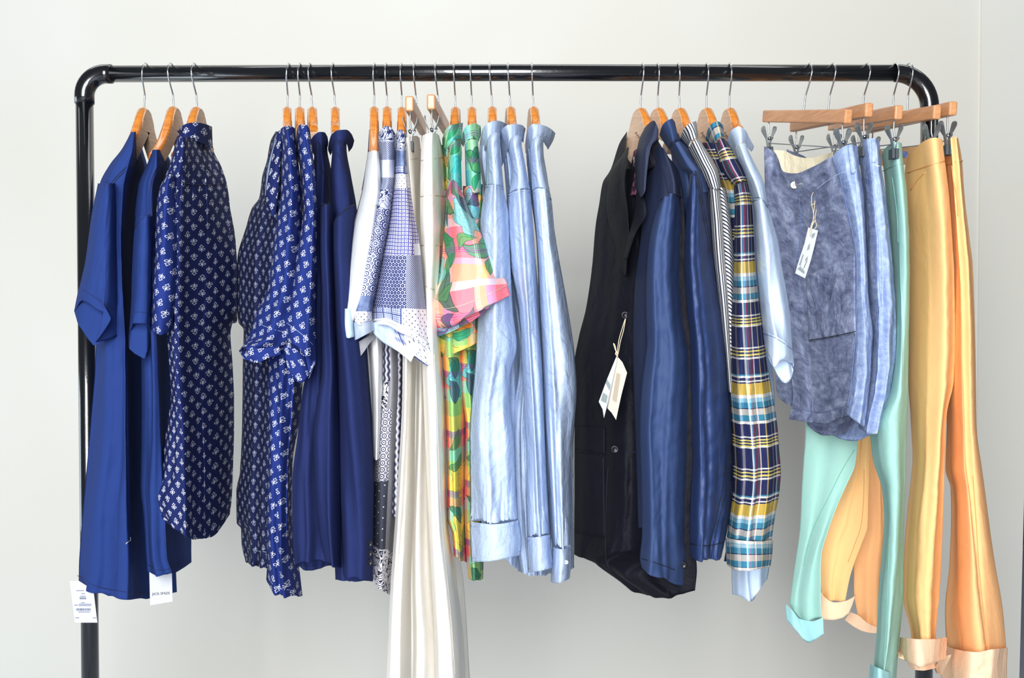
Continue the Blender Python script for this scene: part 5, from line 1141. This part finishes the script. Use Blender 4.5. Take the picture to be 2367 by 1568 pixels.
Q1s = cloth('sleeve', g, M['plaid_cloth'], [[(1696, 431), (1703, 426), (1711, 423), (1719, 422), (1728, 425)], (471, [1698, 1707, 1717, 1728, 1738]), (550, [1697, 1707, 1719, 1731, 1743]), (600, [1697, 1708, 1720, 1732, 1745]), (676, [1694, 1707, 1722, 1737, 1752]), (753, [1690, 1706, 1724, 1743, 1762]), (830, [1690, 1707, 1728, 1750, 1772]), (906, [1688, 1707, 1732, 1758, 1785]), (983, [1691, 1712, 1740, 1769, 1797]), (1040, [1693, 1714, 1744, 1773, 1801]), (1092, [1694, 1716, 1746, 1776, 1805]), (1134, [1693, 1714, 1744, 1774, 1802]), (1190, [1687, 1708, 1737, 1765, 1792]), [(1680, 1244), (1700, 1247), (1730, 1250), (1758, 1251), (1784, 1248)]],
    F5, [-.16, -.235, -.25, -.235, -.17], bk=.04, folds=[(.004, 3, 6, .4, 1)], wr=.0016)
Q1k = cloth('folded_cuff', g, M['plaid_cuff'], [[(1677, 1244), (1700, 1248), (1730, 1251), (1760, 1252), (1787, 1249)], (1280, [1678, 1700, 1731, 1760, 1785]), [(1680, 1306), (1700, 1319), (1732, 1320), (1758, 1315), (1781, 1311)]], F5, [-.165, -.245, -.262, -.247, -.175], bk=.045, wr=.0014)
Q1c = cloth('collar', g, M['plaid_collar'], [[(1631, 322), (1636, 300), (1648, 284), (1660, 281), (1671, 290)], [(1638, 334), (1643, 314), (1653, 299), (1663, 295), (1673, 303)], [(1649, 346), (1652, 331), (1659, 320), (1667, 316), (1674, 317)]], F5, [-.07, -.13, -.16, -.155, -.11], bk=.03, wr=.0008, uvo=(.02, .0))
seam('armhole_seam', Q1s, [(1696, 432), (1710, 424), (1728, 425)], M['dark_thread'], .0006)
seam('cuff_stitching', Q1k, [(1682, 1258), (1730, 1264), (1785, 1262)], M['cream_thread'], .0005)

# ---------------------------------------------------------------- light blue shirt
g = garment('light_blue_shirt', 'very pale blue short-sleeved shirt with a turned-up sleeve, beside the shorts', 'shirt', (1738, 1391))
L1b = cloth('body', g, M['chambray_pale'], [(345, [1688, 1694, 1702, 1712, 1724]), (420, [1700, 1712, 1728, 1742, 1756]), (600, [1712, 1726, 1745, 1764, 1784]), (830, [1716, 1732, 1752, 1770, 1784]), (932, [1716, 1732, 1752, 1772, 1791]), (1100, [1705, 1724, 1748, 1770, 1790]), (1250, [1695, 1716, 1740, 1762, 1782]), (1318, [1690, 1708, 1732, 1755, 1778]), [(1692, 1374), (1710, 1379), (1738, 1391), (1755, 1362), (1774, 1340)]],
    F5, [-.02, -.09, -.11, -.10, -.03], bk=.03, folds=(.006, 2.4, 4, .3, 1))
L1y = cloth('shoulder', g, M['chambray_pale'], [[(1699, 352), (1704, 338), (1712, 332), (1721, 333), (1730, 348)], (385, [1712, 1721, 1731, 1740, 1748]), (426, [1728, 1738, 1748, 1758, 1767]), [(1740, 462), (1749, 458), (1758, 458), (1767, 464), (1775, 478)]], F5, [-.15, -.19, -.21, -.20, -.15], bk=.03, wr=.0012)
L1s = cloth('sleeve', g, M['chambray_pale'], [[(1738, 464), (1747, 459), (1757, 459), (1766, 465), (1775, 479)], (503, [1742, 1751, 1762, 1773, 1783]), (567, [1745, 1757, 1771, 1786, 1800]), (620, [1748, 1761, 1777, 1793, 1808]), (676, [1754, 1767, 1784, 1801, 1819]), (740, [1759, 1773, 1791, 1810, 1828]), [(1762, 770), (1776, 772), (1794, 780), (1812, 792), (1831, 806)]],
    F5, [-.15, -.225, -.25, -.24, -.18], bk=.04, folds=(.004, 2, 8, .4, 1.2))
L1u = cloth('turned_hem', g, M['chambray_pale'], [[(1761, 764), (1777, 769), (1795, 777), (1813, 789), (1831, 802)], [(1764, 784), (1779, 790), (1796, 800), (1815, 816), (1834, 826)], [(1767, 804), (1778, 824), (1790, 848), (1808, 832), (1836, 842)]], F5, [-.16, -.235, -.26, -.25, -.19], bk=.05, back=[(1767, 804), (1780, 838), (1800, 872), (1816, 886), (1827, 878), (1836, 842)], bl=60, wr=.0022)
L1w = cloth('hem_edge', g, M['chambray_pale'], [[(1788, 845), (1796, 852), (1806, 858), (1818, 852), (1830, 840)], [(1796, 866), (1806, 880), (1816, 886), (1826, 879), (1835, 852)]], F5, [-.20, -.205, -.205, -.20, -.19], bk=.006, wr=.001)
L1c = cloth('collar', g, M['chambray_pale'], [[(1680, 328), (1690, 302), (1708, 293), (1722, 300), (1732, 318), (1743, 338)], [(1688, 342), (1697, 320), (1711, 312), (1722, 316), (1731, 330), (1741, 345)], [(1697, 357), (1702, 340), (1712, 331), (1721, 331), (1728, 342), (1737, 351)]], [0, .2, .4, .6, .8, 1], [-.08, -.14, -.16, -.14, -.10, -.05], bk=.04, wr=.0008)
seam('armhole_seam', L1s, [(1739, 466), (1757, 461), (1766, 467), (1775, 481)], M['mid_blue_thread'], .0007)
seam('hem_stitching', L1u, [(1762, 770), (1795, 783), (1831, 808)], M['mid_blue_thread'], .0006)
for q in ((1745, 1345), (1745, 1345)): pass

# ---------------------------------------------------------------- trouser hangers at the right
PH = [pant_hanger(1870, 1865, (1957, 269.5, -.165), (1773, 269, .165), 'wooden trouser hanger at the right, front one, holding the indigo shorts', 'trouser hangers at the right'),
      pant_hanger(1924, 1918, (2005, 255, -.165), (1836, 291, .165), 'wooden trouser hanger second at the right, holding the second shorts', 'trouser hangers at the right'),
      pant_hanger(2003, 1998, (2074, 260.5, -.165), (1924, 288, .165), 'wooden trouser hanger in the middle of five, holding the mint trousers', 'trouser hangers at the right'),
      pant_hanger(2068, 2064, (2162, 260, -.165), (1980, 291, .165), 'wooden trouser hanger fourth of five, holding the apricot trousers', 'trouser hangers at the right'),
      pant_hanger(2100, 2097, (2199, 251.5, -.165), (2012, 294, .165), 'wooden trouser hanger at the far right, its end past the rack upright', 'trouser hangers at the right')]

# ---------------------------------------------------------------- indigo shorts (front pair)
g = garment('shorts', 'washed indigo shorts in front, with cream button, patch pocket and paper tag', 'shorts', (1910, 1006), 'blue chambray shorts')
W1l = cloth('waist_lining', g, M['cream_lining'], [[(1789, 346), (1812, 348), (1838, 360), (1870, 366), (1905, 358), (1925, 352)], [(1792, 372), (1815, 392), (1840, 401), (1872, 392), (1905, 378), (1925, 366)], [(1790, 420), (1815, 430), (1840, 435), (1872, 430), (1905, 420), (1925, 400)]], [0, .2, .4, .6, .8, 1], [.13, .11, .08, .03, -.03, -.08], bk=.004, wr=.003)
W1d = cloth('far_leg', g, M['shorts_shaded'], [(700, [1786, 1800, 1820, 1840, 1860]), (800, [1788, 1800, 1820, 1840, 1860]), (869, [1792, 1803, 1820, 1838, 1855]), [(1794, 900), (1800, 918), (1812, 930), (1826, 938), (1850, 945)]], F5, [.20, .19, .17, .15, .14], bk=.03)
W1f = cloth('front_panel', g, M['shorts_shaded'], [[(1766, 338), (1792, 353), (1812, 397), (1839, 401), (1878, 386), (1915, 366), (1952, 345)], (440, [1768, 1795, 1820, 1852, 1885, 1918, 1956]), (500, [1774, 1802, 1830, 1862, 1895, 1930, 1966]), (583, [1783, 1812, 1842, 1874, 1907, 1943, 1979]), (700, [1796, 1824, 1852, 1882, 1914, 1947, 1980]), (771, [1808, 1834, 1860, 1888, 1918, 1948, 1979]), (869, [1830, 1850, 1872, 1896, 1921, 1946, 1970]), (915, [1834, 1854, 1875, 1899, 1923, 1946, 1968]),
    [(1824, 970), (1848, 973), (1874, 977), (1899, 979), (1922, 974), (1944, 966), (1962, 958)]], [0, .15, .3, .48, .65, .83, 1], [.13, .10, .07, .01, -.06, -.12, -.17], bk=.04, folds=[(.007, 3, 4, .4, 1.1), (.003, 8, 9, .3, 1)], wr=.0032)
W1s = cloth('side_panel', g, M['shorts_lit'], [[(1922, 364), (1938, 348), (1955, 337), (1968, 334), (1982, 338)], (400, [1935, 1948, 1962, 1976, 1989]), (441, [1946, 1958, 1970, 1983, 1995]), (542, [1968, 1977, 1986, 1994, 2001]), (624, [1976, 1983, 1991, 1998, 2005]), (706, [1976, 1984, 1993, 2001, 2009]), (767, [1975, 1985, 1996, 2007, 2017]), (849, [1970, 1981, 1993, 2004, 2014]), (915, [1964, 1974, 1986, 1997, 2008]), [(1956, 958), (1966, 964), (1978, 974), (1990, 982), (1999, 988)]],
    F5, [-.155, -.185, -.20, -.205, -.17], bk=.05, folds=(.004, 2, 4, .5, 1), wr=.002, label='side panel in the lit copy of the cloth')
W1h = cloth('back_hem', g, M['shorts_shaded'], [(930, [1860, 1885, 1915, 1945, 1972]), [(1866, 980), (1888, 985), (1912, 987), (1940, 982), (1975, 972)], [(1867, 984), (1884, 998), (1905, 1007), (1935, 1007), (1957, 1001)]], F5, [.13, .10, .06, .02, -.03], bk=.02, wr=.002)
patch('patch_pocket', W1f, [(1862, 640), (1977, 585), (1978, 771), (1869, 791)], M['shorts_shaded'], .003, 22, 22, th=.002)
seam('pocket_stitching', W1f, [(1870, 787), (1915, 780), (1977, 767)], M['dark_thread'], .0008, .005)
seam('hem_stitching', W1f, [(1832, 944), (1874, 951), (1900, 953), (1940, 944), (1966, 932)], M['mid_blue_thread'], .0006)
seam('side_seam', [W1s, W1f], [(1935, 380), (1944, 420), (1964, 510), (1979, 583), (1981, 660), (1978, 767), (1970, 860), (1960, 940)], M['mid_blue_thread'], .0009)
seam('side_stitching', W1s, [(1970, 345), (1976, 400), (1984, 470), (1994, 560), (1999, 660)], M['blue_thread'], .0005)
seam('waistband_seam', [W1f, W1s], [(1885, 440), (1910, 420), (1945, 400), (1984, 393)], M['blue_thread'], .0006)
seam('fly_stitching', W1f, [(1846, 440), (1850, 500), (1848, 560), (1838, 620)], M['mid_blue_thread'], .0006)
patch('belt_loop', W1s, [(1960, 338), (1972, 336), (1978, 400), (1967, 403)], M['shorts_lit'], .003, 4, 10)
button(W1f, 1836, 428, 8.5, M['bone'], off=.004)
seam('buttonhole', W1f, [(1845, 427), (1853, 425)], M['cream_thread'], .0009, .003)

# ---------------------------------------------------------------- second shorts
g = garment('shorts', 'blue chambray shorts in the lit tone, tucked behind the indigo pair, beside the mint trousers', 'shorts', (1990, 1020), 'blue chambray shorts')
W2s = cloth('side_panel', g, M['shorts_lit'], [[(1984, 340), (1994, 325), (2008, 320), (2022, 319), (2033, 326)], (384, [1988, 2000, 2013, 2026, 2037]), (441, [1993, 2005, 2019, 2033, 2046]), (542, [2000, 2013, 2028, 2044, 2058]), (644, [2004, 2018, 2035, 2052, 2067]), (787, [2010, 2024, 2040, 2057, 2073]), (889, [2002, 2017, 2033, 2048, 2062]), (963, [1990, 2004, 2019, 2033, 2047]), [(1985, 990), (1998, 998), (2012, 1005), (2026, 1000), (2042, 987)]],
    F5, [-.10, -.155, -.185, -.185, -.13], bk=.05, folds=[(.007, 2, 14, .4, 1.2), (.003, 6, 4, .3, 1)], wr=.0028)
W2h = cloth('back_hem', g, M['shorts_lit'], [(940, [1925, 1950, 1978, 2005, 2030]), [(1928, 1008), (1945, 1016), (1976, 1020), (2005, 1009), (2025, 996)]], F5, [.06, .03, -.01, -.05, -.08], bk=.02, wr=.002)
W2b = cloth('far_waist', g, M['shorts_shaded'], [[(1818, 345), (1835, 352), (1852, 358), (1870, 368)], (420, [1825, 1845, 1870, 1895]), (600, [1850, 1880, 1910, 1940]), (930, [1870, 1900, 1930, 1960])], F4, [.15, .12, .08, .04], bk=.03)
seam('side_stitching', W2s, [(2017, 340), (2020, 400), (2030, 480), (2040, 600), (2040, 700)], M['blue_thread'], .0005)
seam('hem_stitching', W2s, [(2003, 925), (2025, 938), (2045, 945)], M['blue_thread'], .0005)
seam('bar_tack', W2s, [(2024, 382), (2034, 385)], M['thread_white'], .0012)
patch('belt_loop', W2s, [(2015, 325), (2024, 325), (2025, 375), (2016, 376)], M['shorts_lit'], .003, 4, 10)

# ---------------------------------------------------------------- mint trousers
g = garment('mint_trousers', 'mint green trousers with turned-up hems, right of the shorts', 'trousers', (2040, 1580))
N1w = cloth('near_leg', g, M['mint'], [[(2037, 362), (2046, 344), (2058, 333), (2071, 328), (2084, 332)], (372, [2040, 2050, 2063, 2076, 2087]), (441, [2047, 2058, 2071, 2084, 2096]), (502, [2052, 2063, 2076, 2088, 2099]), (624, [2060, 2070, 2081, 2092, 2103]), (787, [2064, 2072, 2082, 2091, 2100]), (900, [2046, 2060, 2076, 2088, 2099]),
    (980, [2010, 2030, 2056, 2078, 2096]), (1055, [2016, 2034, 2058, 2078, 2095]), (1137, [2039, 2050, 2065, 2080, 2093]), (1205, [2043, 2053, 2066, 2078, 2090]), (1280, [2038, 2049, 2063, 2076, 2088]), (1355, [2031, 2043, 2059, 2074, 2088]), (1440, [2027, 2040, 2055, 2070, 2082]), (1486, [2024, 2037, 2051, 2064, 2077]), (1600, [2014, 2027, 2041, 2056, 2070])],
    F5, [-.02, -.08, -.13, -.155, -.12], bk=.05, folds=[(.006, 2.0, 3, .5, 1.1)], D2=[-.10, -.18, -.20, -.17, -.10])
N1f = N1w
N1k = cloth('turned_hem', g, M['mint_cuff'], [[(2012, 1536), (2022, 1542), (2036, 1548), (2052, 1554), (2070, 1556)], (1620, [2004, 2018, 2036, 2054, 2072])], F5, [-.12, -.20, -.225, -.20, -.13], bk=.06, wr=.002)
N1b = cloth('far_leg', g, M['mint'], [(700, [1880, 1905, 1935, 1960, 1985]), (980, [1862, 1890, 1922, 1954, 1985]), (1021, [1861, 1888, 1920, 1952, 1983]), (1074, [1857, 1883, 1914, 1946, 1977]), (1120, [1854, 1878, 1905, 1932, 1958]), (1167, [1852, 1873, 1896, 1917, 1937]), (1224, [1849, 1866, 1884, 1901, 1916]), (1290, [1840, 1854, 1868, 1882, 1898]), (1330, [1834, 1847, 1861, 1877, 1897]), (1396, [1825, 1840, 1856, 1876, 1897]), [(1826, 1400), (1840, 1420), (1858, 1440), (1878, 1435), (1900, 1428)]],
    F5, [.18, .16, .14, .12, .10], bk=.04, folds=(.005, 2, 11, .3, 1))
N1c = cloth('turned_hem', g, M['mint_cuff'], [[(1816, 1396), (1832, 1412), (1850, 1432), (1876, 1436), (1902, 1427)], [(1818, 1434), (1836, 1454), (1868, 1486), (1886, 1478), (1904, 1467)]], F5, [.17, .145, .13, .11, .09], bk=.05, wr=.002)
seam('inseam', N1b, [(1975, 1040), (1945, 1090), (1915, 1150), (1885, 1210), (1868, 1260), (1858, 1310)], M['mint_thread'], .0007)
seam('side_seam', N1f, [(2056, 1240), (2052, 1340), (2048, 1440), (2043, 1530)], M['mint_thread'], .0006)
seam('waistband_seam', N1w, [(2040, 396), (2055, 388), (2070, 382), (2086, 380)], M['mint_thread'], .0007)
seam('pocket_seam', N1w, [(2062, 410), (2068, 450), (2074, 500), (2076, 560)], M['mint_thread'], .0009)

# ---------------------------------------------------------------- apricot trousers
g = garment('apricot_trousers', 'apricot trousers with turned-up hems, between the mint and the orange pair', 'trousers', (2130, 1545))
A1l = cloth('waist_lining', g, M['brown_lining'], [[(2030, 345), (2050, 350), (2075, 345), (2100, 340), (2130, 336)], [(2030, 380), (2050, 385), (2075, 385), (2100, 378), (2130, 370)]], F5, [.10, .07, .03, -.02, -.06], bk=.004, wr=.002)
patch('waist_label', A1l, [(2084, 350), (2097, 350), (2097, 364), (2084, 363)], M['label_blue'], .002, 4, 4)
A1w = cloth('near_leg', g, M['amber'], [[(2094, 378), (2108, 352), (2128, 332), (2155, 319), (2178, 323)], (400, [2092, 2112, 2138, 2164, 2188]), (441, [2092, 2114, 2142, 2169, 2193]), (542, [2102, 2124, 2150, 2177, 2201]), (640, [2103, 2127, 2154, 2182, 2207]), (787, [2101, 2126, 2154, 2183, 2209]), (880, [2100, 2125, 2153, 2181, 2206]),
    (960, [2105, 2125, 2150, 2173, 2190]), (1060, [2110, 2127, 2148, 2168, 2185]), (1111, [2106, 2124, 2146, 2166, 2184]), (1200, [2096, 2116, 2141, 2162, 2181]), (1280, [2090, 2111, 2137, 2158, 2177]), (1377, [2088, 2107, 2132, 2153, 2172]), (1471, [2106, 2118, 2135, 2150, 2165]), (1490, [2106, 2118, 2135, 2150, 2165])],
    F5, [.0, -.07, -.13, -.18, -.16], bk=.05, folds=[(.008, 2.0, 7, .5, 1.1)], wr=.0016, D2=[-.07, -.16, -.205, -.19, -.12])
A1k = cloth('turned_hem', g, M['peach'], [[(2080, 1474), (2098, 1477), (2125, 1479), (2156, 1478), (2189, 1474)], (1500, [2078, 2098, 2126, 2156, 2188]), [(2082, 1524), (2100, 1532), (2127, 1541), (2156, 1533), (2187, 1524)]], F5, [-.09, -.20, -.235, -.215, -.14], bk=.07, wr=.002, back=[(2072, 1494), (2076, 1520), (2127, 1545), (2187, 1524)], bl=40)
A1m = cloth('turned_hem', g, M['peach'], [[(2095, 1515), (2110, 1520), (2132, 1522), (2158, 1515), (2186, 1500)], [(2102, 1544), (2118, 1550), (2134, 1551), (2158, 1546), (2182, 1530)]], F5, [.0, -.04, -.05, -.03, .02], bk=.03, wr=.002)
A1b = cloth('far_leg', g, M['amber'], [(700, [1950, 1970, 1990, 2010, 2030]), (1000, [1980, 1988, 1996, 2004, 2011]), (1085, [1968, 1979, 1990, 2000, 2009]), (1167, [1934, 1954, 1973, 1991, 2007]), (1215, [1914, 1938, 1962, 1985, 2006]), (1258, [1897, 1921, 1946, 1970, 1992]), (1300, [1894, 1914, 1936, 1957, 1976]), (1340, [1895, 1911, 1929, 1947, 1964]), (1390, [1902, 1914, 1928, 1941, 1954])],
    F5, [.24, .22, .21, .20, .18], bk=.04, folds=(.005, 2, 6, .3, 1), D2=[.24, .22, .21, .20, .19])
A1c = cloth('turned_hem', g, M['peach'], [[(1897, 1368), (1910, 1384), (1930, 1394), (1955, 1390), (1978, 1376)], [(1880, 1412), (1896, 1432), (1922, 1434), (1942, 1430), (1962, 1420)]], F5, [.22, .20, .19, .185, .18], bk=.05, wr=.002)
seam('waistband_seam', A1w, [(2096, 400), (2120, 392), (2144, 384), (2185, 372)], M['orange_thread'], .0009)
seam('pocket_seam', A1w, [(2105, 440), (2120, 418), (2140, 398)], M['orange_thread'], .0009)
seam('inseam', A1b, [(1997, 1085), (1996, 1150), (1990, 1215), (1975, 1260), (1960, 1300)], M['orange_thread'], .0006)

# ---------------------------------------------------------------- orange trousers
g = garment('orange_trousers', 'soft orange trousers at the far right end with wide turned-up hems', 'trousers', (2250, 1580))
O1w = cloth('near_leg', g, M['orange'], [[(2180, 340), (2190, 325), (2200, 318), (2208, 317), (2215, 319)], (368, [2182, 2192, 2203, 2214, 2224]), (461, [2184, 2197, 2210, 2221, 2231]), (542, [2186, 2201, 2216, 2229, 2241]), (624, [2188, 2205, 2221, 2236, 2250]), (787, [2186, 2204, 2222, 2239, 2255]), (900, [2184, 2204, 2223, 2241, 2257]),
    (980, [2187, 2206, 2225, 2243, 2258]), (1085, [2184, 2206, 2228, 2250, 2270]), (1130, [2196, 2214, 2234, 2255, 2276]), (1186, [2197, 2216, 2238, 2261, 2283]), (1299, [2193, 2216, 2243, 2272, 2298]), (1411, [2184, 2213, 2246, 2282, 2316]), (1468, [2186, 2216, 2250, 2287, 2321]), (1515, [2194, 2222, 2254, 2291, 2325])],
    F5, [-.06, -.12, -.165, -.165, -.08], bk=.05, folds=[(.008, 2.2, 5, .5, 1.1)], D2=[-.03, -.13, -.19, -.195, -.11])
O1f = O1w
O1k = cloth('turned_hem', g, M['peach'], [[(2191, 1496), (2215, 1504), (2250, 1508), (2290, 1500), (2329, 1497)], (1560, [2175, 2208, 2250, 2290, 2328]), (1630, [2180, 2210, 2250, 2290, 2326])], F5, [-.05, -.16, -.22, -.22, -.13], bk=.08, wr=.003)
O1m = cloth('turned_hem', g, M['peach'], [[(2160, 1545), (2172, 1530), (2184, 1520), (2198, 1515), (2215, 1512)], [(2164, 1556), (2178, 1562), (2194, 1566), (2210, 1568), (2230, 1570)]], F5, [-.02, -.06, -.09, -.11, -.12], bk=.03, wr=.002)
O1b = cloth('far_leg', g, M['orange'], [(900, [1990, 2000, 2010, 2020, 2030]), (1040, [2003, 2010, 2018, 2027, 2036]), (1130, [2005, 2016, 2027, 2037, 2047]), (1216, [1998, 2011, 2024, 2037, 2050]), (1310, [1974, 1992, 2010, 2027, 2044]), (1360, [1974, 1992, 2008, 2024, 2040]), [(1983, 1425), (1996, 1438), (2010, 1448), (2024, 1455), (2038, 1458)]],
    F5, [.30, .29, .27, .26, .26], bk=.04, folds=(.006, 2, 6, .3, 1))
O1c = cloth('turned_hem', g, M['peach'], [[(1966, 1416), (1985, 1424), (2004, 1440), (2020, 1448), (2038, 1452)], [(1953, 1434), (1975, 1450), (1998, 1461), (2016, 1464), (2036, 1464)]], F5, [.28, .27, .26, .255, .25], bk=.04, wr=.002)
seam('side_seam', O1f, [(2249, 1100), (2256, 1200), (2262, 1300), (2272, 1400), (2282, 1498)], M['orange_thread'], .0006)
seam('waistband_seam', O1w, [(2184, 384), (2204, 376), (2225, 372)], M['orange_thread'], .0008)
seam('pocket_seam', O1w, [(2200, 380), (2204, 420), (2212, 460), (2214, 500)], M['orange_thread'], .0008)

# ---------------------------------------------------------------- paper tags
def card(name, pts, d, mat, parent, th=.0006, bend=0.0):
    """thin card polygon standing at its own depth"""
    V = [tuple(pt(p[0], p[1], (p[2] if len(p) > 2 else d))) for p in pts]; n = len(V)
    V += [(x, y + th, z) for x, y, z in V]
    F_ = [tuple(range(n)), tuple(range(2*n-1, n-1, -1))] + [(i, n+i, n+(i+1) % n, (i+1) % n) for i in range(n)]
    return mesh_obj(name, V, F_, mat, parent, smooth=False)
def writing(txt, px, py, hpx, d, mat, parent, rot=0.0, name='lettering'):
    cu = bpy.data.curves.new(name, 'FONT'); cu.body = txt; cu.align_x = 'CENTER'; cu.align_y = 'CENTER'
    k = (d + CAM_D)/FPX; cu.size = hpx*k*1.4; cu.extrude = .0001; cu.space_character = 1.08
    o = bpy.data.objects.new(name, cu); me = bpy.data.meshes.new_from_object(o); bpy.data.objects.remove(o)
    me.materials.clear(); me.materials.append(mat)
    m = bpy.data.objects.new(name, me); C.objects.link(m); m.parent = parent
    c = np.array(P(px, py, d)) - parent_origin(parent); m.location = c; m.rotation_euler = (math.pi/2, -rot, 0); m.scale = (.82, 1, 1)
    return m
def line(name, a, b, h, d, mat, parent):
    a = np.array(a, float); b = np.array(b, float); t = (b-a)/np.hypot(*(b-a)); nn = np.array([-t[1], t[0]])*h/2
    dd = (lambda q: d(q)) if callable(d) else (lambda q: d)
    return card(name, [tuple(a+nn)+(dd(a+nn),), tuple(b+nn)+(dd(b+nn),), tuple(b-nn)+(dd(b-nn),), tuple(a-nn)+(dd(a-nn),)], 0, mat, parent, th=.0002)
def tagroot(label, px, py, d, grp=None):
    q = pt(px, py, d); return thing('paper_tag', label, 'tag', tuple(q), grp)
t = tagroot('white printed price tag hanging below the hem of the leftmost T-shirt', 195, 1440, -.19)
card('card', [(161, 1344), (180, 1342), (216, 1365), (225, 1440), (173, 1440)], -.185, M['paper'], t)
D_ = -.1856
for y, x0, x1, m in ((1366, 176, 194, 'ink_pale'), (1373, 188, 196, 'ink_pale'), (1379, 185, 198, 'ink_pale'), (1394, 187, 196, 'ink_pale'), (1397.5, 182, 211, 'ink_pale'), (1400.5, 182, 211, 'ink_pale'), (1399.5, 171, 180, 'ink_pale'), (1429, 174, 183, 'ink_pale'), (1429, 214, 222, 'ink_pale'), (1415.5, 181, 208, 'ink_pale')):
    line('printed_line', (x0, y), (x1, y), 1.3, D_, M[m], t)
for k in range(9): line('price_mark', (184.5 + k*1.7, 1381.5), (184.5 + k*1.7, 1386), 1.0, D_, M['ink_pale'], t)
x = 177.0; rr = random.Random(3)
while x < 210:
    line('barcode_bar', (x, 1407), (x, 1412.5), .9, D_, M['ink_pale'], t); x += 1.3 + rr.random()*1.0
t = tagroot('white tag with small dark lettering below the hem of the second T-shirt', 372, 1400, -.1)
card('card', [(345, 1318), (397, 1318), (399, 1391), (347, 1400)], -.13, M['paper'], t)
writing('JACK SPADE', 372, 1373, 6.2, -.1307, M['ink'], t, rot=.06)
# blazer tag: folded leaflet on twine
t = tagroot('cream folded paper tag hanging by twine from the dark blazer button', 1420, 972, -.2)
db = -.175
card('front_leaf', [(1427, 824, db-.004), (1439, 838, db-.006), (1449.5, 862, db-.008), (1436, 915, db-.006), (1424, 971, db-.004), (1414, 955, db-.002), (1404, 944, db), (1410, 900, db-.001), (1420, 860, db-.002)], db, M['cream_card'], t)
card('back_leaf', [(1425, 824, db-.007), (1428, 826, db-.0075), (1416, 880, db-.010), (1406, 930, db-.010), (1396, 967, db-.013), (1393, 947, db-.014), (1384, 929, db-.016), (1402, 880, db-.012)], db, M['paper'], t)
def leafd(q): return db - .0070
for k in range(5): line('printed_line', (1426.5 + k*1.9, 862 + k*1.0), (1415.5 + k*2.1, 925 + k*1.5), .9, leafd, M['ink_brown'], t)
def leafb(q): return db - .0150
card('printed_band', [(1403, 877, db-.0150), (1411, 890, db-.0145), (1409, 903, db-.0145), (1400, 886, db-.0155)], 0, M['ink_grey'], t, th=.0002)
card('printed_band', [(1394, 908, db-.0160), (1404, 915, db-.0150), (1401, 932, db-.0150), (1389, 926, db-.0170)], 0, M['ink_grey'], t, th=.0002)
def strand(pts, d, r=.0007): return tube('twine', bez([tuple(pt(a, b, d)) for a, b in pts], 20), r, M['twine'], t, 7)
strand([(1446, 737), (1441, 765), (1434, 790), (1430, 812), (1427, 826)], db-.012); strand([(1445, 738), (1438, 760), (1431, 785), (1427, 812), (1426, 828)], db-.011)
strand([(1426, 818), (1421, 805), (1418, 794), (1422, 800), (1424, 812)], db-.013); strand([(1424, 812), (1428, 816), (1426, 822), (1423, 818), (1425, 813)], db-.014, .0010)
# shorts tag
t = tagroot('narrow white tag with grey brush print hanging by twine on the indigo shorts', 1858, 643, -.05)
ds = -.045
card('card', [(1868.5, 526), (1891, 533), (1882, 572), (1873, 606), (1861, 643.5), (1838, 632), (1849, 595), (1860, 562)], ds, M['paper'], t)
d2 = ds - .0004
for pts in ([(1877, 541), (1885, 538), (1882, 548), (1876, 552)], [(1868, 568), (1873, 562), (1871, 576), (1865, 580)], [(1843, 622), (1850, 616), (1860, 628), (1859, 634)], [(1856, 587), (1858, 590), (1850, 616), (1847, 612)], [(1862, 598), (1868, 592), (1866, 600), (1861, 606)]):
    card('printed_stroke', pts, d2, M['ink_grey'], t, th=.0002)
for k in range(4): line('printed_line', (1867 - k*2.2, 600 + k*5), (1863 - k*2.2, 608 + k*5), 1.4, d2, M['ink_grey'], t)
dt = ds - .004
strand([(1873, 530), (1876, 518), (1881, 505), (1880, 490), (1876, 470), (1877, 450), (1886, 439)], dt); strand([(1882, 530), (1888, 522), (1884, 508), (1886, 490), (1893, 465), (1899, 445), (1897, 436)], dt)
strand([(1877, 520), (1880, 505), (1882, 480), (1886, 450)], dt-.001); strand([(1874, 545), (1874, 535), (1878, 520), (1883, 510)], dt-.001, .0011); strand([(1876, 475), (1884, 470), (1892, 469)], dt)
# ---------------------------------------------------------------- reads as things
bpy.context.view_layer.update()
